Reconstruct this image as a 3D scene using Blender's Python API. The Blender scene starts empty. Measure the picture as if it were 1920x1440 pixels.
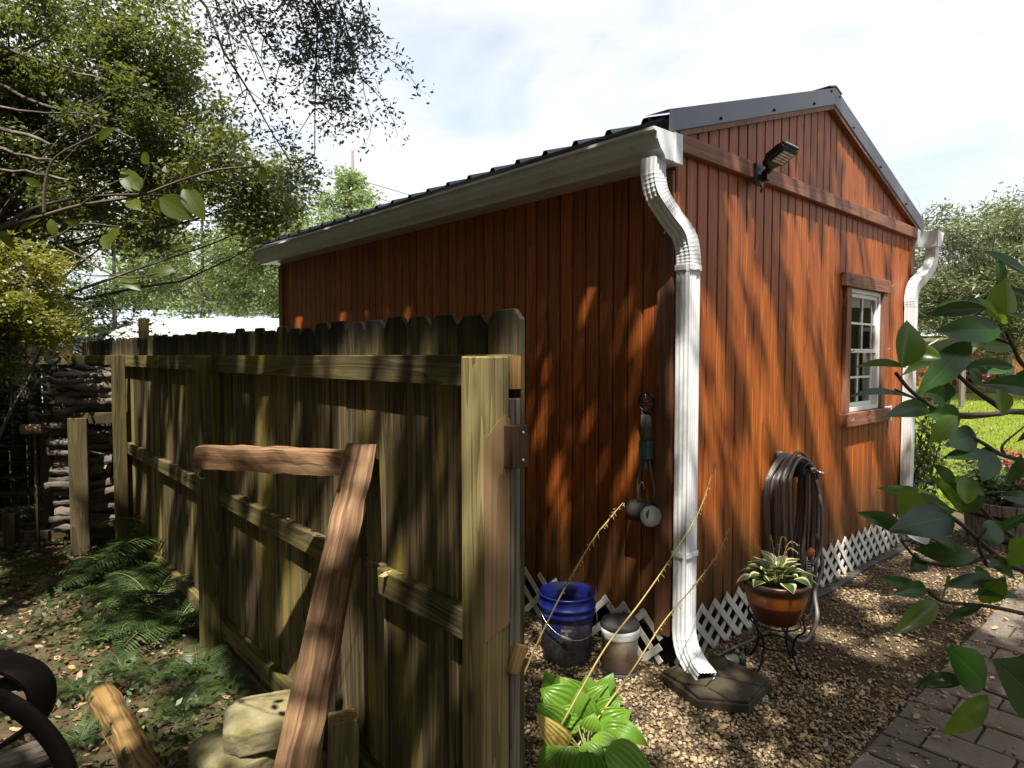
import bpy, math, random
import numpy as np
from mathutils import Vector, Matrix, Quaternion
R = math.radians
random.seed(7); rng = np.random.default_rng(11)
S = bpy.context.scene; COL = S.collection

# ------------------------------------------------------------------ camera
EYE = 1.65; PITCH = R(2.47); FPX = 1230.0
cd = bpy.data.cameras.new('camera'); cam = bpy.data.objects.new('camera', cd); COL.objects.link(cam)
cam.location = (0, 0, EYE); cam.rotation_euler = (R(90) - PITCH, 0, 0)
cd.sensor_width = 36; cd.lens = 36 * FPX / 1920; cd.clip_start = .02; cd.clip_end = 2000
S.camera = cam
# ------------------------------------------------------------------ light
AZ = R(42.32); AF = R(40.46)
U2 = Vector((math.cos(AZ), math.sin(AZ), 0)); U1 = Vector((-math.sin(AZ), math.cos(AZ), 0))
SUN = (-U2 * .38 - U1 * .32 + Vector((0, 0, 1))).normalized()
sl = bpy.data.lights.new('sun', 'SUN'); sl.energy = 5.0; sl.angle = R(.53); sl.color = (1, .93, .82)
so = bpy.data.objects.new('sun', sl); COL.objects.link(so)
so.rotation_euler = SUN.to_track_quat('Z', 'Y').to_euler(); so.location = (0, -6, 14)
W = bpy.data.worlds.new('World'); S.world = W; W.use_nodes = True
nt = W.node_tree; nt.nodes.clear()
wo = nt.nodes.new('ShaderNodeOutputWorld'); bg = nt.nodes.new('ShaderNodeBackground')
sky = nt.nodes.new('ShaderNodeTexSky'); sky.sky_type = 'NISHITA'; sky.sun_disc = False
sky.sun_elevation = math.asin(SUN.z); sky.sun_rotation = math.atan2(SUN.x, SUN.y)
sky.air_density = 1.0; sky.dust_density = 2.0
tc = nt.nodes.new('ShaderNodeTexCoord'); mp = nt.nodes.new('ShaderNodeMapping')
mp.inputs['Scale'].default_value = (1.6, 1.6, 4.2); mp.inputs['Location'].default_value = (3.1, 1.7, .4)
nz = nt.nodes.new('ShaderNodeTexNoise'); nz.inputs['Scale'].default_value = 1.5; nz.inputs['Detail'].default_value = 7
nz.inputs['Roughness'].default_value = .55; nz.inputs['Distortion'].default_value = .4
cr = nt.nodes.new('ShaderNodeValToRGB'); cr.color_ramp.elements[0].position = .34; cr.color_ramp.elements[1].position = .56
cr.color_ramp.elements[0].color = (.5, .5, .5, 1)
mx = nt.nodes.new('ShaderNodeMix'); mx.data_type = 'RGBA'
mx.inputs['B'].default_value = (4.3, 4.4, 4.4, 1)
nt.links.new(tc.outputs['Generated'], mp.inputs['Vector']); nt.links.new(mp.outputs['Vector'], nz.inputs['Vector'])
nt.links.new(nz.outputs['Fac'], cr.inputs['Fac']); nt.links.new(cr.outputs['Color'], mx.inputs['Factor'])
nt.links.new(sky.outputs['Color'], mx.inputs['A']); nt.links.new(mx.outputs['Result'], bg.inputs['Color'])
bg.inputs['Strength'].default_value = .12
nt.links.new(bg.outputs['Background'], wo.inputs['Surface'])
S.view_settings.view_transform = 'Standard'; S.view_settings.look = 'None'
S.view_settings.exposure = 1.08; S.view_settings.gamma = 1
S.render.engine = 'CYCLES'
S.cycles.max_bounces = 8; S.cycles.transparent_max_bounces = 8

# ------------------------------------------------------------------ picture helpers: where a sight line meets a depth or a height
def sight(px, py):
    u = (px - 960) / FPX; v = (720 - py) / FPX
    return Vector((u, math.cos(PITCH) + v * math.sin(PITCH), -math.sin(PITCH) + v * math.cos(PITCH)))
def at(px, py, Y):
    d = sight(px, py); return Vector((0, 0, EYE)) + d * (Y / d.y)
def on_ground(px, py, z=0.):
    d = sight(px, py); return Vector((0, 0, EYE)) + d * ((z - EYE) / d.z)

# ------------------------------------------------------------------ mesh builder
class MB:
    def __init__(s): s.v = []; s.f = []; s.m = []; s.g = []; s.r = []; s.sm = []
    def add(s, vs, fs, mat=0, gc=None, rnd=None, smooth=False):
        o = len(s.v); s.v += [tuple(p) for p in vs]
        s.g += [tuple(p) for p in (gc if gc is not None else vs)]
        if rnd is None: rnd = random.random()
        for f in fs:
            s.f.append(tuple(i + o for i in f)); s.m.append(mat); s.r.append(rnd); s.sm.append(smooth)
        return s
    def box(s, c, d, rot=None, grain=2, mat=0, rnd=None, taper=1.0):
        x, y, z = (k / 2 for k in d); c = Vector(c)
        L = [Vector((i * x, j * y, k * z)) for k in (-1, 1) for j in (-1, 1) for i in (-1, 1)]
        if taper != 1: L = [Vector((p.x * (taper if p.z > 0 else 1), p.y * (taper if p.z > 0 else 1), p.z)) for p in L]
        off = Vector((random.uniform(0, 40), random.uniform(0, 40), random.uniform(0, 40)))
        pm = {0: (1, 2, 0), 1: (2, 0, 1), 2: (0, 1, 2)}[grain]
        gc = [Vector((p[pm[0]], p[pm[1]], p[pm[2]])) + off for p in L]
        P = [(rot @ p if rot else p) + c for p in L]
        return s.add(P, [(0, 2, 3, 1), (4, 5, 7, 6), (0, 1, 5, 4), (2, 6, 7, 3), (0, 4, 6, 2), (1, 3, 7, 5)], mat, gc, rnd)
    def beam(s, a, b, w, h, up=Vector((0, 0, 1)), mat=0, rnd=None):
        a = Vector(a); b = Vector(b); z = (b - a); L = z.length; z.normalize()
        x = up.cross(z)
        if x.length < 1e-4: x = Vector((1, 0, 0)).cross(z)
        x.normalize(); y = z.cross(x)
        m = Matrix((x, y, z)).transposed()
        return s.box((a + b) / 2, (w, h, L), m, 2, mat, rnd)
    def prism(s, poly, n, mat=0, rnd=None, smooth=False):
        """poly: list of points of one flat face, n: thickness vector"""
        k = len(poly); P = [Vector(p) for p in poly]; Q = [p + Vector(n) for p in P]
        fs = [tuple(range(k))[::-1], tuple(range(k, 2 * k))] + [(i, (i + 1) % k, k + (i + 1) % k, k + i) for i in range(k)]
        off = Vector((random.uniform(0, 40), random.uniform(0, 40), random.uniform(0, 40)))
        return s.add(P + Q, fs, mat, [p + off for p in P + Q], rnd, smooth)
    def tube(s, pts, r, n=8, mat=0, rnd=None, cap=True, smooth=True, wob=0.):
        pts = [Vector(p) for p in pts]; k = len(pts)
        rr = [r] * k if not hasattr(r, '__len__') else list(r)
        vs = []; gc = []; fs = []; off = random.uniform(0, 40); L = 0
        t0 = (pts[1] - pts[0]).normalized(); x = t0.orthogonal().normalized()
        for i, p in enumerate(pts):
            t = (pts[min(i + 1, k - 1)] - pts[max(i - 1, 0)])
            t = t.normalized() if t.length > 1e-9 else t0
            x = (x - t * x.dot(t)); x = x.normalized() if x.length > 1e-6 else t.orthogonal().normalized()
            y = t.cross(x)
            if i: L += (p - pts[i - 1]).length
            for j in range(n):
                a = 2 * math.pi * j / n; q = rr[i] * (1 + (random.uniform(-wob, wob) if wob else 0))
                vs.append(p + x * (math.cos(a) * q) + y * (math.sin(a) * q))
                gc.append((math.cos(a) * rr[i] + off, math.sin(a) * rr[i] + off, L + off))
        for i in range(k - 1):
            for j in range(n):
                fs.append((i * n + j, i * n + (j + 1) % n, (i + 1) * n + (j + 1) % n, (i + 1) * n + j))
        s.add(vs, fs, mat, gc, rnd, smooth)
        if cap:
            o = len(s.v) - k * n; rn = s.r[-1]
            for ring in (tuple(range(o, o + n))[::-1], tuple(range(o + (k - 1) * n, o + k * n))):
                s.f.append(ring); s.m.append(mat); s.r.append(rn); s.sm.append(False)
        return s
    def sweep(s, pts, sec, side, mat=0, scale=None, cap=True, smooth=False):
        """sec: 2-D outline (a along side, b along the other axis)"""
        pts = [Vector(p) for p in pts]; k = len(pts); n = len(sec); vs = []; fs = []
        for i, p in enumerate(pts):
            t = (pts[min(i + 1, k - 1)] - pts[max(i - 1, 0)]).normalized()
            sd = Vector(side); sd = (sd - t * sd.dot(t)).normalized(); o = t.cross(sd)
            q = scale[i] if scale else 1
            for a, b in sec: vs.append(p + sd * (a * q) + o * (b * q))
        for i in range(k - 1):
            for j in range(n): fs.append((i * n + j, i * n + (j + 1) % n, (i + 1) * n + (j + 1) % n, (i + 1) * n + j))
        if cap: fs += [tuple(range(n))[::-1], tuple(range((k - 1) * n, k * n))]
        return s.add(vs, fs, mat, None, None, smooth)
    def lathe(s, prof, c=(0, 0, 0), n=32, mat=0, m=None, smooth=True, wob=0.):
        c = Vector(c); vs = []; fs = []; k = len(prof)
        for r, z in prof:
            for j in range(n):
                a = 2 * math.pi * j / n; q = r * (1 + wob * math.sin(3 * a + z * 40) * .5)
                p = Vector((math.cos(a) * q, math.sin(a) * q, z)); vs.append((m @ p if m else p) + c)
        for i in range(k - 1):
            for j in range(n): fs.append((i * n + j, i * n + (j + 1) % n, (i + 1) * n + (j + 1) % n, (i + 1) * n + j))
        if prof[0][0] > 1e-4: pass
        return s.add(vs, fs, mat, None, None, smooth)
    def build(s, name, mats, parent=None, bevel=0, seg=1, sub=0):
        me = bpy.data.meshes.new(name); me.from_pydata(s.v, [], s.f)
        for m in (mats if isinstance(mats, (list, tuple)) else [mats]): me.materials.append(m)
        me.polygons.foreach_set('material_index', s.m); me.polygons.foreach_set('use_smooth', s.sm)
        a = me.attributes.new('gc', 'FLOAT_VECTOR', 'POINT'); a.data.foreach_set('vector', [c for p in s.g for c in p])
        b = me.attributes.new('rnd', 'FLOAT', 'FACE'); b.data.foreach_set('value', s.r)
        me.update()
        o = bpy.data.objects.new(name, me); COL.objects.link(o)
        if parent: o.parent = parent
        if bevel:
            md = o.modifiers.new('bevel', 'BEVEL'); md.width = bevel; md.segments = seg; md.limit_method = 'ANGLE'; md.angle_limit = R(35)
        if sub:
            md = o.modifiers.new('sub', 'SUBSURF'); md.levels = sub; md.render_levels = sub
        return o

def npmesh(name, V, F, mat, rnd=None, parent=None, smooth=False, mi=None):
    """V (n,3), F (m,k) -> one mesh object, quick"""
    V = np.asarray(V, np.float32); F = np.asarray(F, np.int32); me = bpy.data.meshes.new(name)
    m, k = F.shape
    me.vertices.add(len(V)); me.vertices.foreach_set('co', V.ravel())
    me.loops.add(m * k); me.loops.foreach_set('vertex_index', F.ravel())
    me.polygons.add(m); me.polygons.foreach_set('loop_start', np.arange(0, m * k, k, dtype=np.int32))
    me.polygons.foreach_set('loop_total', np.full(m, k, np.int32))
    if smooth: me.polygons.foreach_set('use_smooth', np.ones(m, bool))
    for q in (mat if isinstance(mat, (list, tuple)) else [mat]): me.materials.append(q)
    if mi is not None: me.polygons.foreach_set('material_index', np.asarray(mi, np.int32))
    me.update(calc_edges=True)
    if rnd is not None:
        b = me.attributes.new('rnd', 'FLOAT', 'FACE'); b.data.foreach_set('value', np.asarray(rnd, np.float32))
    o = bpy.data.objects.new(name, me); COL.objects.link(o)
    if parent: o.parent = parent
    return o

def tag(o, label=None, cat=None, group=None, kind=None):
    if label: o['label'] = label
    if cat: o['category'] = cat
    if group: o['group'] = group
    if kind: o['kind'] = kind
    return o
def thing(name, label, cat, loc=(0, 0, 0), rz=0., group=None):
    o = bpy.data.objects.new(name, None); COL.objects.link(o); o.empty_display_size = .1
    o.location = loc; o.rotation_euler = (0, 0, rz)
    return tag(o, label, cat, group)
def dup(o, loc, rz=0., sc=1., label=None):
    c = o.copy(); COL.objects.link(c); c.location = loc; c.rotation_euler = (0, 0, rz); c.scale = (sc, sc, sc)
    if label: c['label'] = label
    for k in list(o.children):
        d = k.copy(); COL.objects.link(d); d.parent = c
    return c

# ------------------------------------------------------------------ material builder
class T:
    def __init__(s, name):
        s.mat = bpy.data.materials.new(name); s.mat.use_nodes = True; s.t = s.mat.node_tree; s.t.nodes.clear()
        s.o = s.t.nodes.new('ShaderNodeOutputMaterial')
    def n(s, typ, props=None, **inp):
        q = s.t.nodes.new('ShaderNode' + typ)
        for k, v in (props or {}).items(): setattr(q, k, v)
        for k, v in inp.items(): s.set(q.inputs[k.replace('_', ' ')], v)
        return q
    def set(s, i, v):
        if isinstance(v, bpy.types.NodeSocket): s.t.links.new(v, i)
        elif isinstance(v, (tuple, list)) and len(v) == 3 and i.type == 'RGBA': i.default_value = (*v, 1)
        else: i.default_value = v
    def attr(s, name, out='Vector'): return s.n('Attribute', {'attribute_name': name}).outputs[out]
    def rnd(s): return s.attr('rnd', 'Fac')
    def obj(s): return s.n('TexCoord').outputs['Object']
    def wpos(s): return s.n('NewGeometry').outputs['Position']
    def map(s, v, scale=(1, 1, 1), loc=(0, 0, 0), rot=(0, 0, 0)):
        return s.n('Mapping', None, Vector=v, Scale=scale, Location=loc, Rotation=rot).outputs['Vector']
    def noise(s, v, scale=5., det=4., rough=.55, dist=0.):
        return s.n('TexNoise', None, Vector=v, Scale=scale, Detail=det, Roughness=rough, Distortion=dist).outputs['Fac']
    def ramp(s, f, stops):
        q = s.n('ValToRGB', None, Fac=f); e = q.color_ramp.elements
        while len(e) < len(stops): e.new(.5)
        for i, (p, c) in enumerate(stops):
            e[i].position = p; e[i].color = (c, c, c, 1) if not hasattr(c, '__len__') else (*c, 1)
        return q.outputs['Color']
    def mix(s, f, a, b, blend='MIX'):
        q = s.n('Mix', {'data_type': 'RGBA', 'blend_type': blend}); s.set(q.inputs['Factor'], f)
        s.set(q.inputs[6], a); s.set(q.inputs[7], b); return q.outputs[2]
    def math(s, op, a, b=0., clamp=False):
        q = s.n('Math', {'operation': op, 'use_clamp': clamp}); s.set(q.inputs[0], a); s.set(q.inputs[1], b); return q.outputs[0]
    def sep(s, v, k): return s.n('SeparateXYZ', None, Vector=v).outputs[k]
    def comb(s, x, y, z): return s.n('CombineXYZ', None, X=x, Y=y, Z=z).outputs[0]
    def bump(s, h, st=.3, d=.01): return s.n('Bump', None, Height=h, Strength=st, Distance=d).outputs['Normal']
    def hsv(s, c, v=1., sat=1., h=.5): return s.n('HueSaturation', None, Color=c, Value=v, Saturation=sat, Hue=h).outputs['Color']
    def out(s, c, rough=.6, nrm=None, metal=0., spec=.5, coat=0.):
        b = s.n('BsdfPrincipled', None, Base_Color=c, Roughness=rough, Metallic=metal)
        b.inputs['Specular IOR Level'].default_value = spec; b.inputs['Coat Weight'].default_value = coat
        if nrm is not None: s.set(b.inputs['Normal'], nrm)
        s.t.links.new(b.outputs[0], s.o.inputs['Surface']); return s.mat

def wood(name, dark, mid, light, rough=.65, vary=.35, moss=None, mossr=(.5, .68), spec=.3, grain=1., rings=9., bump=.35, black=None, ageing=None, splash=None, cracks=.6, knots=0., streak=None):
    t = T(name); g = t.attr('gc')
    fine = t.noise(t.map(g, (210 * grain, 210 * grain, 4.)), 1., 5, .65)
    ringn = t.noise(t.map(g, (rings, rings, .55)), 1., 2, .4, .25)
    bands = t.math('FRACT', t.math('MULTIPLY', ringn, 9.))
    blot = t.noise(t.map(g, (5, 5, 1.3)), 1., 4, .6)
    f = t.math('ADD', t.math('MULTIPLY', bands, .3), t.math('MULTIPLY', fine, .55)); f = t.math('ADD', f, t.math('MULTIPLY', blot, .3))
    c = t.ramp(f, [(.28, dark), (.55, mid), (.9, light)])
    if streak:   # long dark weather streaks
        c = t.mix(t.ramp(t.noise(t.map(g, (38, 38, 1.0), (9, 1, 4)), 1., 5, .62), [(.5, 0.), (.64, .85)]), c, streak)
    if cracks:
        ck = t.noise(t.map(g, (120, 120, 1.5), (2, 8, 3)), 1., 2, .5, .3)
        c = t.mix(t.math('MULTIPLY', t.ramp(t.math('ABSOLUTE', t.math('SUBTRACT', ck, .5)), [(.0, 1.), (.010, 0.)]), t.math('MULTIPLY', t.ramp(blot, [(.48, 0.), (.6, 1.)]), cracks)), c, tuple(x * .35 for x in dark))
    if knots:
        vo = t.n('TexVoronoi', {'feature': 'F1'}, Vector=t.map(g, (7, 7, 2.6)), Scale=1., Randomness=1.).outputs['Distance']
        c = t.mix(t.ramp(vo, [(.06, knots), (.11, knots * .35), (.17, 0.)]), c, tuple(x * .5 for x in dark))
    if ageing:   # grey weathering in blotches
        c = t.mix(t.ramp(t.noise(t.map(g, (9, 9, 1.1), (5, 2, 1)), 1., 5, .65), [(.47, 0.), (.62, .85)]), c, ageing)
    if moss:
        k = t.noise(t.map(g, (11, 11, 1.2), (3, 7, 2)), 1., 6, .65)
        k2 = t.noise(t.wpos(), 1.7, 3, .5)
        k = t.math('ADD', t.math('MULTIPLY', k, .7), t.math('MULTIPLY', k2, .3))
        c = t.mix(t.ramp(k, [(mossr[0], 0.), (mossr[1], 1.)]), c, moss)
    if splash:
        z = t.math('ADD', t.sep(t.wpos(), 2), t.math('MULTIPLY', t.noise(t.map(t.wpos(), (6, 6, 1.5)), 1., 6, .65), -.9))
        c = t.mix(t.ramp(z, [(0., .7), (.42, 0.)]), c, splash)
        c = t.mix(t.ramp(t.noise(t.map(g, (34, 34, 9)), 1., 2, .5), [(.74, 0.), (.78, .8)]), c, tuple(x * .35 for x in dark))
    if black:    # mildew and painted-in shade along the upper ends
        z = t.math('ADD', t.sep(t.wpos(), 2), t.math('MULTIPLY', t.noise(t.map(t.wpos(), (9, 9, 2)), 1., 5, .6), .5))
        z = t.math('DIVIDE', t.math('SUBTRACT', z, black[0]), black[1] - black[0], True); c = t.mix(t.math('MULTIPLY', z, .9), c, (.016, .017, .014))
    c = t.hsv(c, t.math('ADD', t.math('MULTIPLY', t.rnd(), 2 * vary), 1 - vary))
    return t.out(c, rough, t.bump(f, bump, .004), 0, spec)

def plain(name, col, rough=.5, metal=0., spec=.5, nscale=20., var=.25, bump=.08, bscale=60., dirt=None, dirtr=(.5, .7), coat=0., dscale=4.):
    t = T(name); p = t.obj(); k = t.noise(p, nscale, 5, .6)
    c = t.mix(k, tuple(x * (1 - var) for x in col), tuple(min(1, x * (1 + var)) for x in col))
    if dirt: c = t.mix(t.ramp(t.noise(p, dscale, 7, .65), [(dirtr[0], 0.), (dirtr[1], .9)]), c, dirt)
    return t.out(c, t.math('ADD', t.math('MULTIPLY', k, .2), rough - .1), t.bump(t.noise(p, bscale, 4, .6), bump, .004), metal, spec, coat)

def leafmat(name, stops, trans, tw=.45, rough=.5, gloss=.05):
    t = T(name); r = t.rnd(); c = t.ramp(r, stops)
    d = t.n('BsdfDiffuse', None, Color=c); tr = t.n('BsdfTranslucent', None, Color=t.mix(.65, c, trans))
    g = t.n('BsdfGlossy', None, Color=(.9, .95, 1.), Roughness=rough)
    a = t.n('MixShader', None, Fac=tw); t.t.links.new(d.outputs[0], a.inputs[1]); t.t.links.new(tr.outputs[0], a.inputs[2])
    b = t.n('MixShader', None, Fac=gloss); t.t.links.new(a.outputs[0], b.inputs[1]); t.t.links.new(g.outputs[0], b.inputs[2])
    t.t.links.new(b.outputs[0], t.o.inputs['Surface']); return t.mat

def bark(name, a, b, sc=1.):
    t = T(name); g = t.attr('gc'); k = t.noise(t.map(g, (22 * sc, 22 * sc, 5 * sc)), 1., 6, .65)
    li = t.noise(t.map(g, (4, 4, 2)), 1., 3, .5)
    c = t.ramp(k, [(.36, a), (.66, b)]); c = t.mix(t.ramp(li, [(.5, 0.), (.7, .55)]), c, tuple(min(.6, x * 2.2) for x in b))
    return t.out(c, .85, t.bump(k, .8, .02), 0, .2)

M = {}
M['siding'] = wood('stained siding', (.115, .027, .007), (.30, .076, .014), (.51, .158, .030), .5, .17, spec=.35, knots=.6, splash=(.06, .045, .02), rings=16, bump=.25)
M['trim'] = wood('stained trim board', (.10, .040, .024), (.225, .095, .058), (.33, .165, .11), .6, .12, spec=.3, rings=12)
M['picket'] = wood('mossy fence picket', (.030, .025, .014), (.108, .081, .042), (.25, .19, .105), .85, .45, streak=(.028, .026, .014), knots=.7, moss=(.21, .17, .030), mossr=(.50, .64), black=(1.84, 2.02), spec=.15)
M['rail'] = wood('mossy fence rail', (.032, .027, .014), (.105, .085, .04), (.21, .17, .085), .85, .25, streak=(.028, .026, .014), knots=.6, moss=(.15, .13, .024), mossr=(.48, .64), spec=.15)
M['post'] = wood('treated fence post', (.085, .065, .025), (.22, .175, .075), (.36, .30, .15), .8, .12, knots=.7, moss=(.22, .19, .04), mossr=(.5, .66), spec=.2, rings=14)
M['freshwood'] = wood('new pine face', (.15, .085, .036), (.26, .165, .082), (.36, .24, .125), .65, .08, knots=.8, spec=.3, rings=10, ageing=None)
M['greywood'] = wood('grey weathered wood', (.10, .085, .068), (.20, .172, .14), (.30, .265, .22), .85, .12, spec=.15, rings=18, streak=(.06, .05, .04))
M['timber'] = wood('rotting brown timber', (.075, .040, .019), (.25, .142, .072), (.45, .30, .175), .75, .15, spec=.25, rings=14, bump=.9, ageing=(.09, .046, .022), knots=.85, streak=(.075, .036, .016))
M['endgrain'] = wood('sawn end', (.20, .10, .03), (.34, .19, .065), (.46, .29, .12), .7, .1, rings=30)
M['rackwood'] = wood('rack lumber', (.026, .020, .010), (.062, .048, .024), (.11, .085, .045), .8, .2, moss=(.09, .09, .025), mossr=(.5, .7), spec=.2)
M['log'] = bark('firewood bark', (.022, .017, .014), (.16, .135, .115))
M['logend'] = plain('firewood end', (.30, .20, .12), .8, var=.5, nscale=30)
M['bark'] = bark('oak bark', (.05, .042, .036), (.16, .14, .12))
M['twig'] = plain('twig', (.075, .056, .04), .7, var=.4)
M['paint'] = plain('white gutter enamel', (.74, .77, .80), .35, dirt=(.45, .45, .40), dirtr=(.5, .85), var=.04, nscale=6, spec=.5, bump=.03)
M['roofmetal'] = plain('slate grey roofing', (.088, .092, .125), .34, .25, .5, var=.12, nscale=5, bump=.03)
M['darkmetal'] = plain('black metal', (.012, .012, .013), .4, .3, .5, var=.3)
M['iron'] = plain('wrought iron', (.012, .011, .011), .55, .6, .5, var=.4, bump=.3)
M['rust'] = plain('rusty black steel', (.020, .013, .010), .7, .3, .3, var=.5, dirt=(.055, .028, .016), dirtr=(.55, .75), dscale=9, bump=.5)
M['vinyl'] = plain('white vinyl lattice', (.74, .73, .68), .55, dirt=(.42, .38, .28), dirtr=(.52, .82), var=.05)
M['black'] = plain('dark void cloth', (.008, .008, .008), .9, spec=.1)
M['rubber'] = plain('grey rubber hose', (.12, .105, .10), .42, var=.3, nscale=8, spec=.5, bump=.1)
M['chrome'] = plain('brushed metal', (.55, .53, .50), .32, .95, .5, var=.1)
M['steel'] = plain('stained stainless steel', (.62, .56, .48), .36, .6, .5, var=.15, dirt=(.16, .09, .035), dirtr=(.46, .68), dscale=7)
M['blue'] = plain('blue bucket plastic', (.007, .014, .14), .35, var=.15, spec=.5, nscale=6, coat=.15)
t = T('scuffed blue bucket plastic'); p = t.obj(); z = t.sep(p, 2)
k = t.math('ADD', t.noise(t.map(p, (1, 1, .6)), 28, 8, .75), t.math('MULTIPLY', z, -1.0))
k = t.math('ADD', k, t.math('MULTIPLY', t.noise(p, 5, 3, .5), .35))
M['bluedirty'] = t.out(t.mix(t.ramp(k, [(.40, 0.), (.56, .9)]), (.010, .020, .17), t.ramp(t.noise(p, 70, 5, .7), [(.3, (.035, .03, .025)), (.7, (.17, .15, .125))])), .6, t.bump(k, .2, .004))
M['charcoal'] = plain('dull charcoal plastic', (.045, .042, .045), .55, var=.35, nscale=9, bump=.2)
M['bag'] = plain('white bin bag', (.72, .72, .72), .45, var=.08, bump=.6, bscale=25, dirt=(.4, .4, .36), dirtr=(.55, .8))
M['teal'] = plain('teal plastic', (.055, .16, .165), .5, var=.15)
M['greyhandle'] = plain('grey foam grip', (.13, .125, .13), .8, var=.2, bump=.4)
M['discgrey'] = plain('pale grey cap', (.40, .42, .43), .45, var=.12)
M['lens'] = plain('pale lens', (.86, .88, .80), .3, var=.1)
M['window'] = plain('white window vinyl', (.82, .82, .80), .4, var=.03)
M['boxgrey'] = plain('grey weatherproof box', (.42, .42, .41), .5, var=.06)
M['slab'] = plain('mossy stepping stone', (.055, .044, .032), .9, var=.5, nscale=14, bump=1., bscale=30, dirt=(.045, .045, .015), dirtr=(.5, .7), spec=.2)
M['stone'] = plain('mossy cast stone', (.24, .21, .12), .9, var=.3, nscale=25, bump=.6, bscale=70, dirt=(.12, .11, .025), dirtr=(.45, .68), dscale=8, spec=.2)
M['clearplastic'] = plain('cloudy plastic', (.45, .46, .42), .3, var=.2)
M['solarcap'] = plain('dark green cap', (.008, .035, .030), .3, var=.2, coat=.2)
M['orange'] = plain('orange plastic', (.50, .13, .05), .5)
t = T('striped glazed pot'); z = t.sep(t.obj(), 2); w = t.math('ADD', z, t.math('MULTIPLY', t.noise(t.obj(), 9, 3, .5), .012))
c = t.ramp(t.math('MULTIPLY', w, 4.), [(0., (.085, .016, .008)), (.42, (.12, .020, .009)), (.46, (.42, .125, .02)), (.68, (.36, .10, .018)), (.72, (.055, .040, .018)), (.80, (.075, .035, .018)), (1., (.06, .02, .012))])
M['pot'] = t.out(t.mix(t.ramp(t.noise(t.obj(), 16, 6, .6), [(.5, 0.), (.75, .35)]), c, (.05, .03, .02)), .35, t.bump(t.noise(t.obj(), 30, 4, .6), .15, .004), 0, .5, .25)
M['soil'] = plain('potting soil', (.03, .02, .014), .95, var=.5, bump=1.)
t = T('window glass'); fr = t.n('Fresnel', None, IOR=1.55).outputs[0]
tr = t.n('BsdfTransparent', None, Color=(.55, .58, .6)); gl = t.n('BsdfGlossy', None, Color=(1, 1, 1), Roughness=.015)
ms = t.n('MixShader', None, Fac=t.math('ADD', t.math('MULTIPLY', fr, .9), .13)); t.t.links.new(tr.outputs[0], ms.inputs[1]); t.t.links.new(gl.outputs[0], ms.inputs[2])
t.t.links.new(ms.outputs[0], t.o.inputs['Surface']); M['glass'] = t.mat
# ground
t = T('woodland soil'); p = t.wpos()
c = t.ramp(t.noise(p, 9, 8, .7), [(.3, (.04, .028, .018)), (.55, (.12, .085, .055)), (.75, (.21, .15, .095))])
g = t.ramp(t.math('ADD', t.math('MULTIPLY', t.noise(p, 1.3, 4, .6), .7), t.math('MULTIPLY', t.noise(p, 30, 5, .7), .3)), [(.46, 0.), (.58, .85)])
c = t.mix(g, c, t.ramp(t.noise(p, 45, 5, .7), [(.3, (.03, .036, .008)), (.7, (.10, .10, .025))]))
M['ground'] = t.out(c, .95, t.bump(t.noise(p, 60, 7, .7), .9, .02), 0, .15)
t = T('gravel bed'); p = t.wpos()
c = t.ramp(t.noise(p, 70, 6, .75), [(.3, (.03, .022, .014)), (.52, (.13, .095, .06)), (.7, (.32, .26, .17))])
d = t.ramp(t.noise(p, 2.2, 5, .6), [(.42, 0.), (.6, .8)])
c = t.mix(d, c, t.ramp(t.noise(p, 120, 5, .7), [(.3, (.03, .02, .012)), (.7, (.10, .066, .04))]))
M['gravelbed'] = t.out(c, .95, t.bump(t.noise(p, 90, 6, .7), 1., .02), 0, .15)
t = T('pebble'); r = t.rnd()
c = t.ramp(r, [(0., (.05, .032, .02)), (.25, (.17, .115, .06)), (.55, (.38, .28, .15)), (.85, (.47, .38, .24)), (1., (.60, .54, .43))])
M['pebble'] = t.out(t.mix(t.noise(t.wpos(), 120, 3, .6), c, (.2, .14, .085)), .75, None, 0, .3)
t = T('dry leaf'); r = t.rnd()
c = t.ramp(r, [(0., (.07, .038, .022)), (.35, (.20, .108, .06)), (.65, (.34, .21, .13)), (.9, (.50, .36, .24)), (1., (.36, .29, .11))])
d = t.n('BsdfDiffuse', None, Color=c); tl = t.n('BsdfTranslucent', None, Color=c); gl = t.n('BsdfGlossy', None, Color=(1, 1, 1), Roughness=.4)
a = t.n('MixShader', None, Fac=.2); t.t.links.new(d.outputs[0], a.inputs[1]); t.t.links.new(tl.outputs[0], a.inputs[2])
b = t.n('MixShader', None, Fac=.05); t.t.links.new(a.outputs[0], b.inputs[1]); t.t.links.new(gl.outputs[0], b.inputs[2])
t.t.links.new(b.outputs[0], t.o.inputs['Surface']); M['dryleaf'] = t.mat
t = T('clay paver'); p = t.wpos(); k = t.noise(p, 40, 7, .7); k2 = t.noise(p, 3.5, 5, .6)
c = t.mix(k, (.07, .060, .050), (.245, .205, .168)); c = t.mix(t.ramp(k2, [(.4, 0.), (.65, .7)]), c, (.10, .078, .055))
c = t.hsv(c, t.math('ADD', t.math('MULTIPLY', t.rnd(), .5), .75))
M['paver'] = t.out(c, .85, t.bump(k, .6, .008), 0, .25)
t = T('lawn'); p = t.wpos(); k = t.noise(p, 2.2, 7, .7)
c = t.ramp(k, [(.3, (.12, .17, .014)), (.5, (.21, .25, .026)), (.7, (.31, .33, .055))])
c = t.mix(t.noise(t.map(p, (1, 1, 1)), 55, 5, .7), c, (.10, .15, .015))
M['lawn'] = t.out(c, .9, t.bump(t.noise(p, 80, 5, .7), .8, .03), 0, .1)
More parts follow.
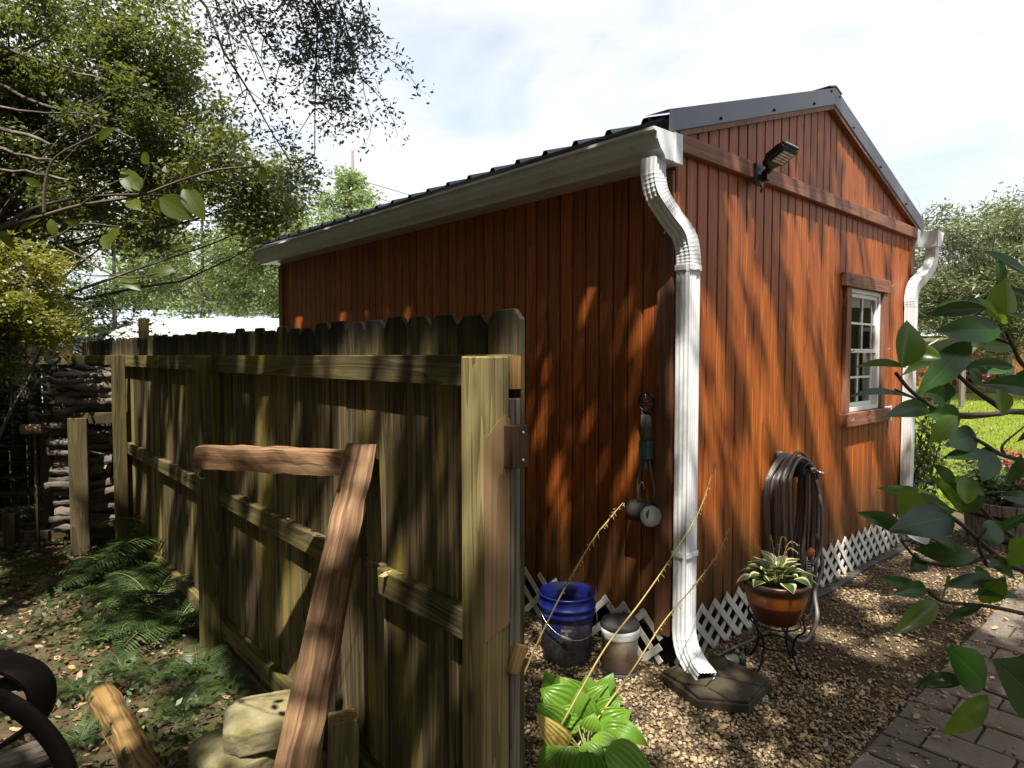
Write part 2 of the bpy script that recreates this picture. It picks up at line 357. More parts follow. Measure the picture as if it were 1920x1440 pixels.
# foliage
M['oakleaf'] = leafmat('oak leaf', [(0, (.024, .036, .009)), (.5, (.062, .082, .016)), (.85, (.12, .135, .028)), (1, (.20, .17, .04))], (.25, .29, .04), .45)
M['hangleaf'] = leafmat('hanging oak leaf', [(0, (.055, .062, .064)), (.6, (.085, .098, .092)), (1, (.13, .15, .11))], (.13, .16, .11), .4)  # oak leaf recoloured grey blue: silhouette against the sky painted in
M['farleaf'] = leafmat('hazy green leaf', [(0, (.04, .066, .014)), (.6, (.085, .118, .022)), (1, (.16, .185, .04))], (.22, .31, .04), .45)
M['cypleaf'] = leafmat('feathery pale green leaf', [(0, (.12, .18, .075)), (.6, (.19, .26, .09)), (1, (.27, .34, .12))], (.36, .48, .13), .5)
M['bushleaf'] = leafmat('yellow green leaf', [(0, (.07, .095, .014)), (.5, (.19, .20, .022)), (1, (.36, .33, .05))], (.34, .34, .03), .45)
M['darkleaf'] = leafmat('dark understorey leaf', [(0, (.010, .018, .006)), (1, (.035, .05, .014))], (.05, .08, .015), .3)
M['oliveleaf'] = leafmat('olive leaf', [(0, (.045, .06, .025)), (.5, (.115, .14, .05)), (1, (.23, .25, .12))], (.24, .28, .09), .35)
M['fernleaf'] = leafmat('fern leaf', [(0, (.03, .058, .018)), (.6, (.06, .105, .03)), (1, (.11, .16, .05))], (.09, .16, .02), .35, .5, .03)
M['shrubleaf'] = leafmat('shrub leaf', [(0, (.025, .05, .012)), (1, (.08, .13, .025))], (.16, .25, .03), .4)
M['grass'] = leafmat('grass blade', [(0, (.10, .16, .014)), (1, (.30, .34, .05))], (.34, .42, .04), .4, .5, .04)
M['redflower'] = leafmat('red petal', [(0, (.30, .02, .04)), (1, (.55, .06, .10))], (.5, .06, .08), .3)
M['pinkleaf'] = leafmat('pink coleus leaf', [(0, (.20, .03, .06)), (.6, (.45, .12, .18)), (1, (.6, .35, .36))], (.5, .15, .2), .3)
def blademat(name, base, vein, back, edge=None, tw=.3, gloss=.10, rough=.25, nvein=8., spots=None):
    """leaf blades whose gc attribute is (along, across -1..1, random)"""
    t = T(name); g = t.attr('gc'); u = t.sep(g, 0); v = t.math('ABSOLUTE', t.sep(g, 1)); r = t.sep(g, 2)
    c = t.mix(r, base[0], base[1])
    mid = t.ramp(v, [(.0, 1.), (.045, 0.)])
    st = t.math('FRACT', t.math('MULTIPLY', t.math('SUBTRACT', u, t.math('MULTIPLY', v, .35)), nvein)); st = t.ramp(st, [(.0, .25), (.08, 0.), (1., 0.)])
    c = t.mix(mid, c, vein); c = t.mix(st, c, vein)
    if edge:
        k = t.math('ADD', v, t.math('MULTIPLY', t.noise(t.map(g, (5, 9, 30)), 1., 3, .5), .22)); k = t.math('ADD', k, t.math('MULTIPLY', t.math('MAXIMUM', t.math('SUBTRACT', u, .72), 0.), 1.4))
        c = t.mix(t.ramp(k, [(edge[1], 0.), (edge[1] + .08, 1.)]), c, edge[0])
    if spots: c = t.mix(t.ramp(t.noise(t.map(g, (5, 3, 1)), 1., 5, .6), [(.5, 0.), (.62, .8)]), c, spots)
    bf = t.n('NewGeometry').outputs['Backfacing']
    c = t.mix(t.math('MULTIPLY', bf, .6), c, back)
    d = t.n('BsdfDiffuse', None, Color=c); tr = t.n('BsdfTranslucent', None, Color=t.mix(.5, c, back)); gl = t.n('BsdfGlossy', None, Color=(.95, 1, 1), Roughness=rough)
    a = t.n('MixShader', None, Fac=tw); t.t.links.new(d.outputs[0], a.inputs[1]); t.t.links.new(tr.outputs[0], a.inputs[2])
    b = t.n('MixShader', None, Fac=gloss); t.t.links.new(a.outputs[0], b.inputs[1]); t.t.links.new(gl.outputs[0], b.inputs[2])
    t.t.links.new(b.outputs[0], t.o.inputs['Surface']); return t.mat
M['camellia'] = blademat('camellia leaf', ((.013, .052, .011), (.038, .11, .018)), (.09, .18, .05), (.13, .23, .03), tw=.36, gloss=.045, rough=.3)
M['camelliapale'] = blademat('backlit camellia leaf', ((.07, .15, .014), (.13, .22, .02)), (.16, .25, .05), (.26, .38, .03), tw=.5, gloss=.04, rough=.3)  # brighter copy of the leaf, light through the blade painted in
M['hosta'] = blademat('lime hosta leaf', ((.085, .19, .018), (.16, .30, .026)), (.12, .24, .035), (.26, .40, .05), tw=.35, gloss=.012, rough=.3, nvein=0.)
M['hostayellow'] = blademat('fading hosta leaf', ((.50, .42, .10), (.55, .46, .12)), (.40, .36, .10), (.5, .42, .1), tw=.35, gloss=.05, nvein=0., spots=(.34, .13, .035))
M['varhosta'] = blademat('variegated hosta leaf', ((.045, .085, .025), (.08, .13, .035)), (.06, .10, .03), (.16, .22, .07), edge=((.62, .60, .34), .74), tw=.3, gloss=.06, rough=.3, nvein=0.)
M['saplingleaf'] = blademat('sapling leaf', ((.055, .085, .010), (.10, .13, .015)), (.16, .17, .03), (.26, .27, .015), tw=.55, gloss=.02, rough=.4)
M['stalk'] = plain('dry flower stalk', (.34, .27, .09), .7, var=.3)
M['stalkgreen'] = plain('green flower stalk', (.15, .17, .05), .6, var=.3)

def roughen(o, levels, size, st, simple=True):
    if simple:
        m = o.modifiers.new('sub', 'SUBSURF'); m.subdivision_type = 'SIMPLE'; m.levels = m.render_levels = levels
    tx = bpy.data.textures.get('rough%g' % size) or bpy.data.textures.new('rough%g' % size, 'CLOUDS'); tx.noise_scale = size; tx.noise_depth = 3
    d = o.modifiers.new('disp', 'DISPLACE'); d.texture = tx; d.strength = st; d.mid_level = .5; d.texture_coords = 'LOCAL'
    for p in o.data.polygons: p.use_smooth = True
# ================================================================== the setting: ground sheets
def on_plane(px, py, org, ang, axis, val):
    m = Matrix.Rotation(-ang, 3, 'Z'); o = m @ (Vector((0, 0, EYE)) - Vector(org)); d = m @ sight(px, py)
    q = (val - o[axis]) / d[axis]; return Vector((0, 0, EYE)) + sight(px, py) * q
C0 = Vector((.832, 3.378, 0)); F0 = Vector((.0253, 1.697, 0))
def shed_xyz(x, y, z=0.): return C0 + U2 * x + U1 * y + Vector((0, 0, z))
FX = Vector((math.cos(AF), math.sin(AF), 0)); FY = Vector((-math.sin(AF), math.cos(AF), 0))
def fence_xyz(x, y, z=0.): return F0 + FX * x + FY * y + Vector((0, 0, z))
def on_front(px, py, v=0.): return on_plane(px, py, C0, AZ, 1, v)
def on_left(px, py, v=0.): return on_plane(px, py, C0, AZ, 0, v)
def on_fence(px, py, v=0.): return on_plane(px, py, F0, AF, 0, v)

def sheet(name, poly, z, m, kind='structure', label=None):
    mb = MB(); mb.add([(x, y, z) for x, y in poly], [tuple(range(len(poly)))]); o = mb.build(name, m); return tag(o, label, None, None, kind)
# soil sheet with small swells near the camera
def ground_sheet():
    xs = np.concatenate([[-400, -120, -50, -25], np.arange(-14, 6.01, .25), [14, 40, 120, 400]]); ys = np.concatenate([[-200, -60, -20, -8], np.arange(-2, 14.01, .25), [25, 60, 150, 600]])
    X, Y = np.meshgrid(xs, ys, indexing='ij'); Z = np.zeros_like(X)
    side = (X - F0.x) * FX.x + (Y - F0.y) * FX.y           # left of the fence the ground is lumpy
    w = np.clip(-side - .05, 0, .5) * 2 * (np.abs(X) < 15) * (Y < 14)
    Z += w * (.025 * np.sin(X * 2.3 + 1) * np.sin(Y * 1.9) + .012 * np.sin(X * 7 + Y * 5)) - .012
    nx, ny = X.shape; V = np.stack([X, Y, Z], -1).reshape(-1, 3)
    i = np.arange(nx * ny).reshape(nx, ny); F = np.stack([i[:-1, :-1], i[1:, :-1], i[1:, 1:], i[:-1, 1:]], -1).reshape(-1, 4)
    return tag(npmesh('ground', V, F, M['ground'], None, None, True), kind='structure')
ground_sheet()
def ground_z(x, y):
    side = (x - F0.x) * FX.x + (y - F0.y) * FX.y; w = np.clip(-side - .05, 0, .5) * 2
    return w * (.025 * np.sin(x * 2.3 + 1) * np.sin(y * 1.9) + .012 * np.sin(x * 7 + y * 5)) - .012
def sx(x, y): p = shed_xyz(x, y); return (p.x, p.y)
def fx(x, y): p = fence_xyz(x, y); return (p.x, p.y)
sheet('gravel_bed', [fx(.03, -1.6), sx(-1.2, -2.4), sx(.2, -.93), sx(5.2, -.93), sx(5.2, .2), sx(3.66, .2), sx(3.66, 0), sx(0, 0), sx(0, 4.9), fx(.03, 5.2)], .002, M['gravelbed'])
# lawn rises gently beyond the clothes line
def lawn():
    V = []; F = []; ys = [5.9, 12, 20, 23, 27, 40, 140]; zs = [.006, .006, .006, .14, .42, .5, .6]
    for y, z in zip(ys, zs): V += [(max(4.6, .45 * y), y, z), (160, y, z)]
    for i in range(len(ys) - 1): F.append((2 * i, 2 * i + 1, 2 * i + 3, 2 * i + 2))
    return tag(npmesh('lawn', V, F, M['lawn']), kind='structure')
lawn()
# brick path: strips of pavers laid square to the shed front
mb = MB()
for i in range(-9, 34):
    y = -.945 - random.uniform(0, .015); k = 0
    x = i * .2 - .02; off = .15 if i % 2 else 0
    L = .15 if i % 2 else .30
    while y > -4.2:
        mb.box(C0 + U2 * (x + .1) + U1 * (y - L / 2) + Vector((0, 0, -.025 + random.uniform(-.003, .003))), (.2 - .009, L - .009, .07),
               Matrix.Rotation(AZ + random.uniform(-.008, .008), 3, 'Z'), mat=0)
        y -= L; L = .30
tag(mb.build('brick_path', M['paver'], None, .006), kind='structure')

# ================================================================== shed
shed = thing('shed', 'red cedar stained shed with white gutters and slate grey metal gable roof', 'shed', C0, AZ)
SW, SL, ZB, ZT = 3.66, 4.88, .2, 2.61
RK = .3213
def zr(x): return 2.755 + RK * min(x, SW - x)
WX0, WX1, WZ0, WZ1 = 2.24, 2.885, 1.225, 2.155
def board(mb, p0, ux, un, w, z0, za, zb, th=.02):
    """upright board, outer face at p0 .. p0+ux*w, sloped top za -> zb; un: inward normal"""
    off = Vector((random.uniform(0, 40), random.uniform(0, 40), random.uniform(0, 40))); L = []
    ch = .005
    A = [(0, th), (0, ch), (ch, 0), (w - ch, 0), (w, ch), (w, th)]
    for t in (0, 1):
        for a, d in A: L.append(Vector(p0) + ux * a + un * d + Vector((0, 0, z0 if not t else za + (zb - za) * a / w)))
    n = 6; fs = [tuple(range(n)), tuple(range(n, 2 * n))[::-1]] + [(i, i + n, (i + 1) % n + n, (i + 1) % n) for i in range(n)]
    gc = [Vector((p.dot(ux), p.dot(un), p.z)) + off for p in L]
    mb.add(L, fs, 0, gc)
X_, Y_, Z_ = Vector((1, 0, 0)), Vector((0, 1, 0)), Vector((0, 0, 1))
# front wall, boards cut round the window, gable tops follow the rake
mb = MB(); nb = 35; bw = SW / nb
for i in range(nb):
    x0 = i * bw; x1 = x0 + bw - .009
    za, zb = zr(x0) + .03, zr(x1) + .03
    if abs((x0 + x1) / 2 - SW / 2) < bw / 2: za = zb = zr(x0) + .03
    if x1 > WX0 and x0 < WX1:
        board(mb, (x0, 0, 0), X_, Y_, x1 - x0, ZB, WZ0, WZ0); board(mb, (x0, 0, 0), X_, Y_, x1 - x0, WZ1, za, zb)
    else: board(mb, (x0, 0, 0), X_, Y_, x1 - x0, ZB, za, zb)
mb.build('wall', M['siding'], shed)
mb = MB()
mb.prism([(0, .02, ZB), (WX0, .02, ZB), (WX0, .02, zr(WX0)), (SW / 2, .02, zr(SW / 2)), (0, .02, zr(0))], (0, .03, 0))
mb.prism([(WX1, .02, ZB), (SW, .02, ZB), (SW, .02, zr(SW)), (WX1, .02, zr(WX1))], (0, .03, 0))
mb.prism([(WX0, .021, ZB), (WX1, .021, ZB), (WX1, .021, WZ0), (WX0, .021, WZ0)], (0, .03, 0))
mb.prism([(WX0, .021, WZ1), (WX1, .021, WZ1), (WX1, .021, zr(WX1)), (WX0, .021, zr(WX0))], (0, .03, 0))
mb.box((.035, SL / 2, (ZB + ZT) / 2), (.03, SL - .06, ZT - ZB)); mb.box((SW - .035, SL / 2, (ZB + ZT) / 2), (.03, SL - .06, ZT - ZB)); mb.box((SW / 2, SL - .035, (ZB + ZT) / 2), (SW - .12, .03, ZT - ZB))
mb.box((SW / 2, SL / 2, ZB + .02), (SW - .13, SL - .13, .04))
mb.build('wall_backing', M['black'], shed)
mb = MB(); nb = 48; bw = SL / nb
for i in range(nb): board(mb, (0, (i + 1) * bw - .009, 0), -Y_, X_, bw - .009, ZB, ZT + .05, ZT + .05)
mb.build('wall', M['siding'], shed)
mb = MB()
for i in range(nb): board(mb, (SW, i * bw, 0), Y_, -X_, bw - .005, ZB, ZT + .05, ZT + .05)
mb.build('wall', M['siding'], shed)
mb = MB(); nb = 35; bw = SW / nb
for i in range(nb):
    x0 = i * bw; board(mb, (x0 + bw - .005, SL, 0), -X_, -Y_, bw - .005, ZB, zr(x0 + bw - .005), zr(x0))
mb.build('wall', M['siding'], shed)
for (x, y, dx, dy) in ((-.011, .047, .021, .09), (-.011, SL - .045, .021, .09), (SW - .045, -.011, .085, .021), (SW + .011, .047, .021, .09)):
    mb = MB(); mb.box((x, y, (ZB + ZT) / 2 - .02), (dx, dy, ZT - ZB)); mb.build('corner_board', M['trim'], shed, .003)
# horizontal board at the plate and rake boards
mb = MB(); mb.box((SW / 2, -.0195, 2.723), (SW + .05, .038, .09), None, 0); mb.build('trim_board', M['trim'], shed, .004)
for sgn in (0, 1):
    mb = MB(); X = lambda x: SW - x if sgn else x
    xa, xb = (-.02, SW / 2 - .001)
    poly = [(X(xa), -.002, 2.755 + RK * xa), (X(xb), -.002, zr(xb)), (X(xb), -.002, zr(xb) + .09), (X(xa), -.002, 2.755 + RK * xa + .09)]
    mb.prism(poly, (0, -.036, 0)); b = mb.build('rake_board', M['trim'], shed)
    mb = MB(); x0 = -.13; h0, h1 = .032, .140
    def P(x, y, h): return (X(x), y, 2.755 + RK * x + h)
    mb.add([P(x0, -.045, h0), P(xb, -.045, h0), P(xb, -.049, h1), P(x0, -.049, h1), P(x0, .10, h1 + .004), P(xb, .10, h1 + .004), P(x0, -.038, h0 - .006), P(xb, -.038, h0 - .006), P(x0, .0, h0)],
           [(0, 1, 2, 3), (3, 2, 5, 4), (6, 7, 1, 0)])
    fl = mb.build('rake_flashing', M['roofmetal'], shed)
    for x in (.35, .95, 1.5, 1.76):
        s = MB(); zc = 2.755 + RK * x + (.055 if x < 1.7 else .12)
        s.lathe([(.009, 0), (.009, .004), (.005, .008), (.0, .009)], (X(x), -.047, zc), 8, 0, Matrix.Rotation(R(90), 3, 'X')); s.build('screw', M['darkmetal'], fl)
    # ribbed roof sheet
    prof = []; y = -.03
    while y < SL + .06:
        prof += [(y, 0), (y + .085, 0), (y + .10, .026), (y + .125, .026), (y + .14, 0)]; y += .235
    prof = [(min(a, SL + .1), b) for a, b in prof]
    V = []; n = len(prof)
    for x in (-.15, SW / 2):
        for a, h in prof: V.append((X(x), a, 2.755 + RK * x + .106 + h))
    mb = MB(); mb.add(V, [(i, i + 1, n + i + 1, n + i) for i in range(n - 1)])
    # a thin lower skin closes the sheet at the eave
    mb.add([(X(-.15), -.03, 2.755 - RK * .15 + .096), (X(-.15), SL + .1, 2.755 - RK * .15 + .096), (X(SW / 2), SL + .1, 2.755 + RK * SW / 2 + .096), (X(SW / 2), -.03, 2.755 + RK * SW / 2 + .096)], [(0, 1, 2, 3)])
    mb.add([(X(-.15), -.03, 2.755 - RK * .15 + .096), (X(-.15), SL + .1, 2.755 - RK * .15 + .096), (X(-.15), SL + .1, 2.755 - RK * .15 + .107), (X(-.15), -.03, 2.755 - RK * .15 + .107)], [(0, 1, 2, 3)])
    mb.build('roof', M['roofmetal'], shed)
mb = MB(); mb.prism([(SW / 2 - .10, -.052, zr(SW / 2) + .118), (SW / 2, -.052, zr(SW / 2) + .146), (SW / 2 + .10, -.052, zr(SW / 2) + .118), (SW / 2 + .10, -.052, zr(SW / 2) + .128), (SW / 2, -.052, zr(SW / 2) + .156), (SW / 2 - .10, -.052, zr(SW / 2) + .128)], (0, SL + .16, 0))
mb.build('ridge_cap', M['roofmetal'], shed)
# gutters, fascia
for sgn in (0, 1):
    X = (lambda x: SW - x) if sgn else (lambda x: x)
    g = [(-.084, 2.745), (-.084, 2.608), (-.165, 2.608), (-.176, 2.628), (-.205, 2.650), (-.232, 2.690), (-.238, 2.722), (-.260, 2.727), (-.260, 2.742), (-.252, 2.742), (-.252, 2.734), (-.230, 2.730), (-.224, 2.695), (-.198, 2.657), (-.168, 2.634), (-.160, 2.616), (-.092, 2.616), (-.092, 2.745)]
    n = len(g); mb = MB(); ye = -.17 if sgn else -.05; V = [(X(a), y, z) for y in (ye, SL + .1) for a, z in g]
    mb.add(V, [(i, (i + 1) % n, n + (i + 1) % n, n + i) for i in range(n)] + [tuple(range(n)), tuple(range(n, 2 * n))])
    o = g[:9]
    for y in (ye - .0025, SL + .1025):
        cap = [(X(a), y, z) for a, z in o]; mb.prism(cap, (0, .0025, 0))
    mb.prism([(X(a * 1.0 + .0), ye - .006, z) for a, z in [(-.078, 2.75), (-.078, 2.603), (-.088, 2.603), (-.088, 2.75)]], (0, .006, 0))
    mb.build('gutter', M['paint'], shed)
    mb = MB(); mb.box((X(-.040), SL / 2, 2.685), (.084, SL + .08, .148)); mb.build('fascia', M['paint'], shed)
# downspouts
def smooth_path(pts, n=40):
    """Catmull-Rom through the points"""
    P = [Vector(p) for p in pts]; P = [P[0] * 2 - P[1]] + P + [P[-1] * 2 - P[-2]]; out = []
    segs = len(P) - 3
    for i in range(segs):
        a, b, c, d = P[i:i + 4]; m = max(2, n // segs)
        for j in range(m + (1 if i == segs - 1 else 0)):
            t = j / m
            out.append(.5 * (2 * b + (c - a) * t + (2 * a - 5 * b + 4 * c - d) * t * t + (3 * b - a - 3 * c + d) * t ** 3))
    return out
def flute_sec(w, d, fl_=.0035):
    """rectangular pipe, fluted on its faces: w along local x, d along the other axis"""
    sec = []
    def edge(p, q, k):
        p = Vector((*p, 0)); q = Vector((*q, 0)); nrm = Vector((-(q - p).y, (q - p).x, 0)).normalized()
        for i in range(k * 4):
            t = i / (k * 4); h = fl_ * (1 if i % 4 in (1, 2) else 0) if .06 < t < .94 else 0
            v = p + (q - p) * t + nrm * h; sec.append((v.x, v.y))
    a, b = w / 2, d / 2
    edge((-a, -b), (a, -b), 5); edge((a, -b), (a, b), 3); edge((a, b), (-a, b), 5); edge((-a, b), (-a, -b), 3)
    return sec
def downspout(sgn):
    X = (lambda x: SW - x) if sgn else (lambda x: x)
    yt, yl = (-.105, -.052) if sgn else (.012, -.078); low = X(.17 if sgn else .003)
    xt = X(-.172); pth = smooth_path([(xt + (low - xt) * f, yt + (yl - yt) * f, z) for f, z in ((0, 2.615), (.0, 2.53), (.12, 2.44), (.49, 2.34), (.87, 2.25), (1, 2.15), (1, 2.07))], 150)
    sc = []
    for p in pth:
        k = 1.0
        if 2.33 < p.z < 2.55 or 2.10 < p.z < 2.30: k = 1.0 + .032 * max(0, math.sin(p.z * 330))
        sc.append(k)
    mb = MB(); sec = flute_sec(.10, .078, .0012 if sgn else .0035)
    mb.sweep(pth, sec, (1, 0, 0), 0, sc)
    mb.sweep([(low, yl, 2.10), (low, yl, .27)], [(a * .97, b * .97) for a, b in sec], (1, 0, 0))
    dx = -.05 if not sgn else .03
    el = smooth_path([(low, yl, .30), (low, yl - .002, .22), (low + dx * .2, yl - .027, .15), (low + dx * .7, yl - .092, .095), (low + dx * 1.5, yl - .172, .068)], 30)
    pw = [1 + .02 * (1 if (i % 3 == 0 and 6 < i < 22) else 0) for i in range(len(el))]
    mb.sweep(el, sec, (1, 0, 0), 0, pw, cap=False)
    d = mb.build('downspout', M['paint'], shed)
    e = MB(); q = el[-1]; tq = (el[-1] - el[-3]).normalized()   # dark plug standing in for the shade inside the outlet
    e.sweep([q - tq * .05, q - tq * .03], [(a * .93, b * .93) for a, b in sec], (1, 0, 0)); e.build('outlet', M['darkmetal'], d)
    for z in (2.09, .64) if not sgn else (1.86, .42):
        s = MB(); a, b = .0535, .0435; t_ = .003
        s.box((low, yl - b, z), (2 * a, t_, .028)); s.box((low - a, yl + .01, z), (t_, 2 * b - .02, .028)); s.box((low + a, yl + .01, z), (t_, 2 * b - .02, .028))
        s.box((low + a * .3, yl - b - .004, z), (.03, .006, .02)); s.build('strap', M['paint'], d, .001)
downspout(0); downspout(1)
# window
win = MB(); fw = .045
def rect_frame(mb, x0, x1, z0, z1, y0, y1, w, mat=0):
    yc, dy = (y0 + y1) / 2, abs(y1 - y0)
    mb.box((x0 + w / 2, yc, (z0 + z1) / 2), (w, dy, z1 - z0), mat=mat); mb.box((x1 - w / 2, yc, (z0 + z1) / 2), (w, dy, z1 - z0), mat=mat)
    mb.box(((x0 + x1) / 2, yc, z0 + w / 2), (x1 - x0 - 2 * w, dy, w), mat=mat); mb.box(((x0 + x1) / 2, yc, z1 - w / 2), (x1 - x0 - 2 * w, dy, w), mat=mat)
rect_frame(win, WX0 + .002, WX1 - .002, WZ0 + .002, WZ1 - .002, -.012, .06, .03)
zm = (WZ0 + WZ1) / 2
rect_frame(win, WX0 + .033, WX1 - .033, zm - .018, WZ1 - .033, .004, .030, .030)
rect_frame(win, WX0 + .033, WX1 - .033, WZ0 + .033, zm + .018, .031, .055, .030)
wo_ = win.build('window', M['window'], shed, .002)
mn = MB(); xm = (WX0 + WX1) / 2
for (z0, z1, y) in ((zm + .013, WZ1 - .064, .012), (WZ0 + .064, zm - .013, .038)):
    mn.box((xm, y, (z0 + z1) / 2), (.016, .007, z1 - z0)); mn.box((xm, y, (z0 + z1) / 2), (WX1 - WX0 - .13, .0065, .016))
mn.build('muntin', M['window'], wo_)
for (z0, z1, y) in ((zm + .012, WZ1 - .063, .019), (WZ0 + .063, zm - .012, .045)):
    pn = MB(); pn.box((xm, y, (z0 + z1) / 2), (WX1 - WX0 - .126, .003, z1 - z0)); pn.build('pane', M['glass'], wo_)
cs = MB(); cs.box(((WX0 + WX1) / 2, -.022, WZ1 + .052), (.90, .042, .10), None, 0); cs.box((WX0 - .045, -.0165, (WZ0 + WZ1) / 2), (.088, .031, WZ1 - WZ0 - .004)); cs.box((WX1 + .045, -.0165, (WZ0 + WZ1) / 2), (.088, .031, WZ1 - WZ0 - .004))
cs.build('casing', M['trim'], wo_, .003)
cs = MB(); cs.box((2.60, -.026, WZ0 - .052), (.92, .05, .10), None, 0); cs.build('sill', M['trim'], wo_, .003)
for x, z in ((2.20, 2.21), (2.98, 2.21), (2.19, 1.68), (2.93, 1.70), (2.21, 1.17), (2.55, 1.18)):
    h = MB(); h.tube([(x, -.045, z), (x, -.062, z), (x + .012, -.066, z + .004), (x + .014, -.066, z + .014)], .0032, 6); h.build('hook', M['orange'], wo_)
cu = MB()
for i in range(12): pass
cu.add([(2.68 + .02 * i, .11 + .012 * (-1) ** i, z) for z in (1.3, 2.12) for i in range(8)], [(i, i + 1, 9 + i, 8 + i) for i in range(7)])
cu.build('curtain', M['bag'], wo_)
# lattice skirts
def lattice(a0, a1, place, seed, keep=1.):
    rd = random.Random(seed); mb = MB(); sp = .132; h = .275; run = .30
    for fam in (0, 1):
        a = a0 - run
        while a < a1 + run:
            s0, e0 = (a, a + run) if fam == 0 else (a + run, a)
            zA, zB = -.01, h
            # clip to the wall's length
            def cut(s, e):
                lo, hi = 0., 1.
                for lim, sg in ((a0, 1), (a1, -1)):
                    fs, fe = (s - lim) * sg, (e - lim) * sg
                    if fs < 0 and fe < 0: return None
                    if fs < 0: lo = max(lo, fs / (fs - fe))
                    if fe < 0: hi = min(hi, fs / (fs - fe))
                return (lo, hi) if hi - lo > .05 else None
            c = cut(s0, e0)
            if c and rd.random() < keep:
                lo, hi = c; y = .007 if fam else .0
                P = [(s0 + (e0 - s0) * q, zA + (zB - zA) * q) for q in (lo, hi)]
                mb.beam(place(P[0][0], P[0][1], y), place(P[1][0], P[1][1], y), .036 * rd.uniform(.93, 1.05), .0055, place(0, 0, 1) - place(0, 0, 0))
            a += sp
    return mb
lt = lattice(.03, SW - .05, lambda a, z, y: Vector((a, -.012 - y, z)), 3).build('lattice_skirt', M['vinyl'], shed)
lt = lattice(.05, SL, lambda a, z, y: Vector((-.012 - y, a, z)), 4, .7).build('lattice_skirt', M['vinyl'], shed)
mb = MB(); mb.box((3.07, -.022, 1.17), (.065, .04, .12)); mb.box((3.10, -.035, 1.17), (.012, .02, .13)); mb.tube([(3.06, -.03, 1.11), (3.06, -.035, 1.06), (3.05, -.02, 1.03)], .008, 6); mb.build('outlet_box', M['boxgrey'], shed, .006, 2)
mb = MB(); mb.box((1.165, -.012, .98), (.06, .02, .12)); mb.build('faucet_plate', M['boxgrey'], shed, .005)

# edging strip along the foot of the lattice
mb = MB(); pts = [shed_xyz(1.05 + .24 * i, -.085 + .012 * math.sin(i * 1.3), .012) for i in range(12)]
for a, b in zip(pts[:-1], pts[1:]): mb.beam(a, b, .045, .03, Z_)
tag(mb.build('garden_edging', M['charcoal'], None, .004), 'low charcoal edging strip along the foot of the white lattice', 'edging')

# floodlight on the gable board
fl = thing('floodlight', 'black LED floodlight bracketed to the gable board', 'floodlight', shed_xyz(.77, -.04, 2.70), AZ); fl.scale = (.76, .76, .76)
mb = MB(); mb.box((0, -.012, 0), (.13, .024, .16)); mb.box((0, -.05, -.03), (.05, .08, .05)); mb.tube([(-.03, -.03, -.06), (-.05, -.07, -.11), (-.06, -.06, -.15)], .010, 8); mb.build('bracket', M['darkmetal'], fl, .004)
mb = MB(); mb.tube([(0, -.05, -.01), (.0, -.10, .03)], .026, 10); mb.build('arm', M['darkmetal'], fl)
HR = Matrix.Rotation(R(-30), 3, 'X')     # head tips up and out
def hd(x, y, z): return HR @ Vector((x, y, z)) + Vector((.02, -.09, .05))
mb = MB()
mb.prism([hd(-.06, .02, 0), hd(.06, .02, 0), hd(.118, -.05, 0), hd(.122, -.185, 0), hd(-.122, -.185, 0), hd(-.118, -.05, 0)], HR @ Vector((0, 0, .038)))
for i in range(8): mb.box(hd(-.10 + .0285 * i, -.10, .046), (.005, .12, .018), HR)
mb.box(hd(0, -.193, .026), (.246, .018, .020), HR); mb.build('lamp_head', M['darkmetal'], fl, .004)
mb = MB(); mb.box(hd(.01, -.105, -.004), (.20, .125, .008), HR); pl = mb.build('lens_plate', M['charcoal'], fl)
mb = MB()
for i in range(5):
    for j in (-1, 1): mb.box(hd(.01 + j * .044, -.06 - .0225 * i, -.010), (.078, .013, .005), HR)
mb.build('led_strip', M['lens'], fl)
mb = MB(); mb.box(hd(.01, -.2035, .030), (.20, .003, .012), HR); mb.build('front_edge', M['window'], fl)

# ================================================================== fence
fence = thing('wooden_fence', 'mossy dog-ear picket fence beside the red shed, posts and rails facing the camera', 'fence', F0, AF)
BAY = 2.44; PT = 1.765; NB = 3
mb = MB(); y = .005; k = 0
while y < BAY * NB + .05:
    w = .139; j = random.uniform(-.006, .006); t_ = random.uniform(-.002, .002); zt = PT + random.uniform(-.010, .012) + .006 * y
    c = .028; x0 = .0 + t_
    poly = [(x0, y + .001, .03), (x0, y + w - .003, .03), (x0, y + w - .003 + random.uniform(-.002, .002), zt - c), (x0, y + w - c, zt), (x0, y + c, zt), (x0, y + .001, zt - c)]
    mb.prism(poly, (.017, 0, 0)); y += .1415; k += 1
mb.build('picket_panel', M['picket'], fence, .002)
for zc, gaps in ((1.607, []), (.885, [(.42, .62)]), (.155, [])):
    for b in range(NB):
        y0, y1 = b * BAY + (.004 if b == 0 else .0015), (b + 1) * BAY - .0015
        segs = [(y0, y1)]
        if b == 0 and gaps: segs = [(y0 + .02, gaps[0][0] + .30), (gaps[0][1] + .42, y1)]
        for a, e in segs:
            mb = MB(); mb.box((-.0205, (a + e) / 2, zc), (.039, e - a, .089), Matrix.Rotation(R(random.uniform(-.15, .15)), 3, 'X'), 1); mb.build('rail', M['rail'], fence, .003)
mb = MB(); mb.box((-.0205, .0015, 1.607), (.034, .004, .085)); mb.build('rail_end', M['endgrain'], fence)
for b in range(NB + 1):
    mb = MB(); zt = 1.652 + random.uniform(-.004, .004)
    mb.box((-.0405 - .045, b * BAY + .045 if b < NB else b * BAY - .045, zt / 2 - .1), (.089, .089, zt + .2)); mb.build('post', M['post'] if b == 0 else M['rail'], fence, .004)
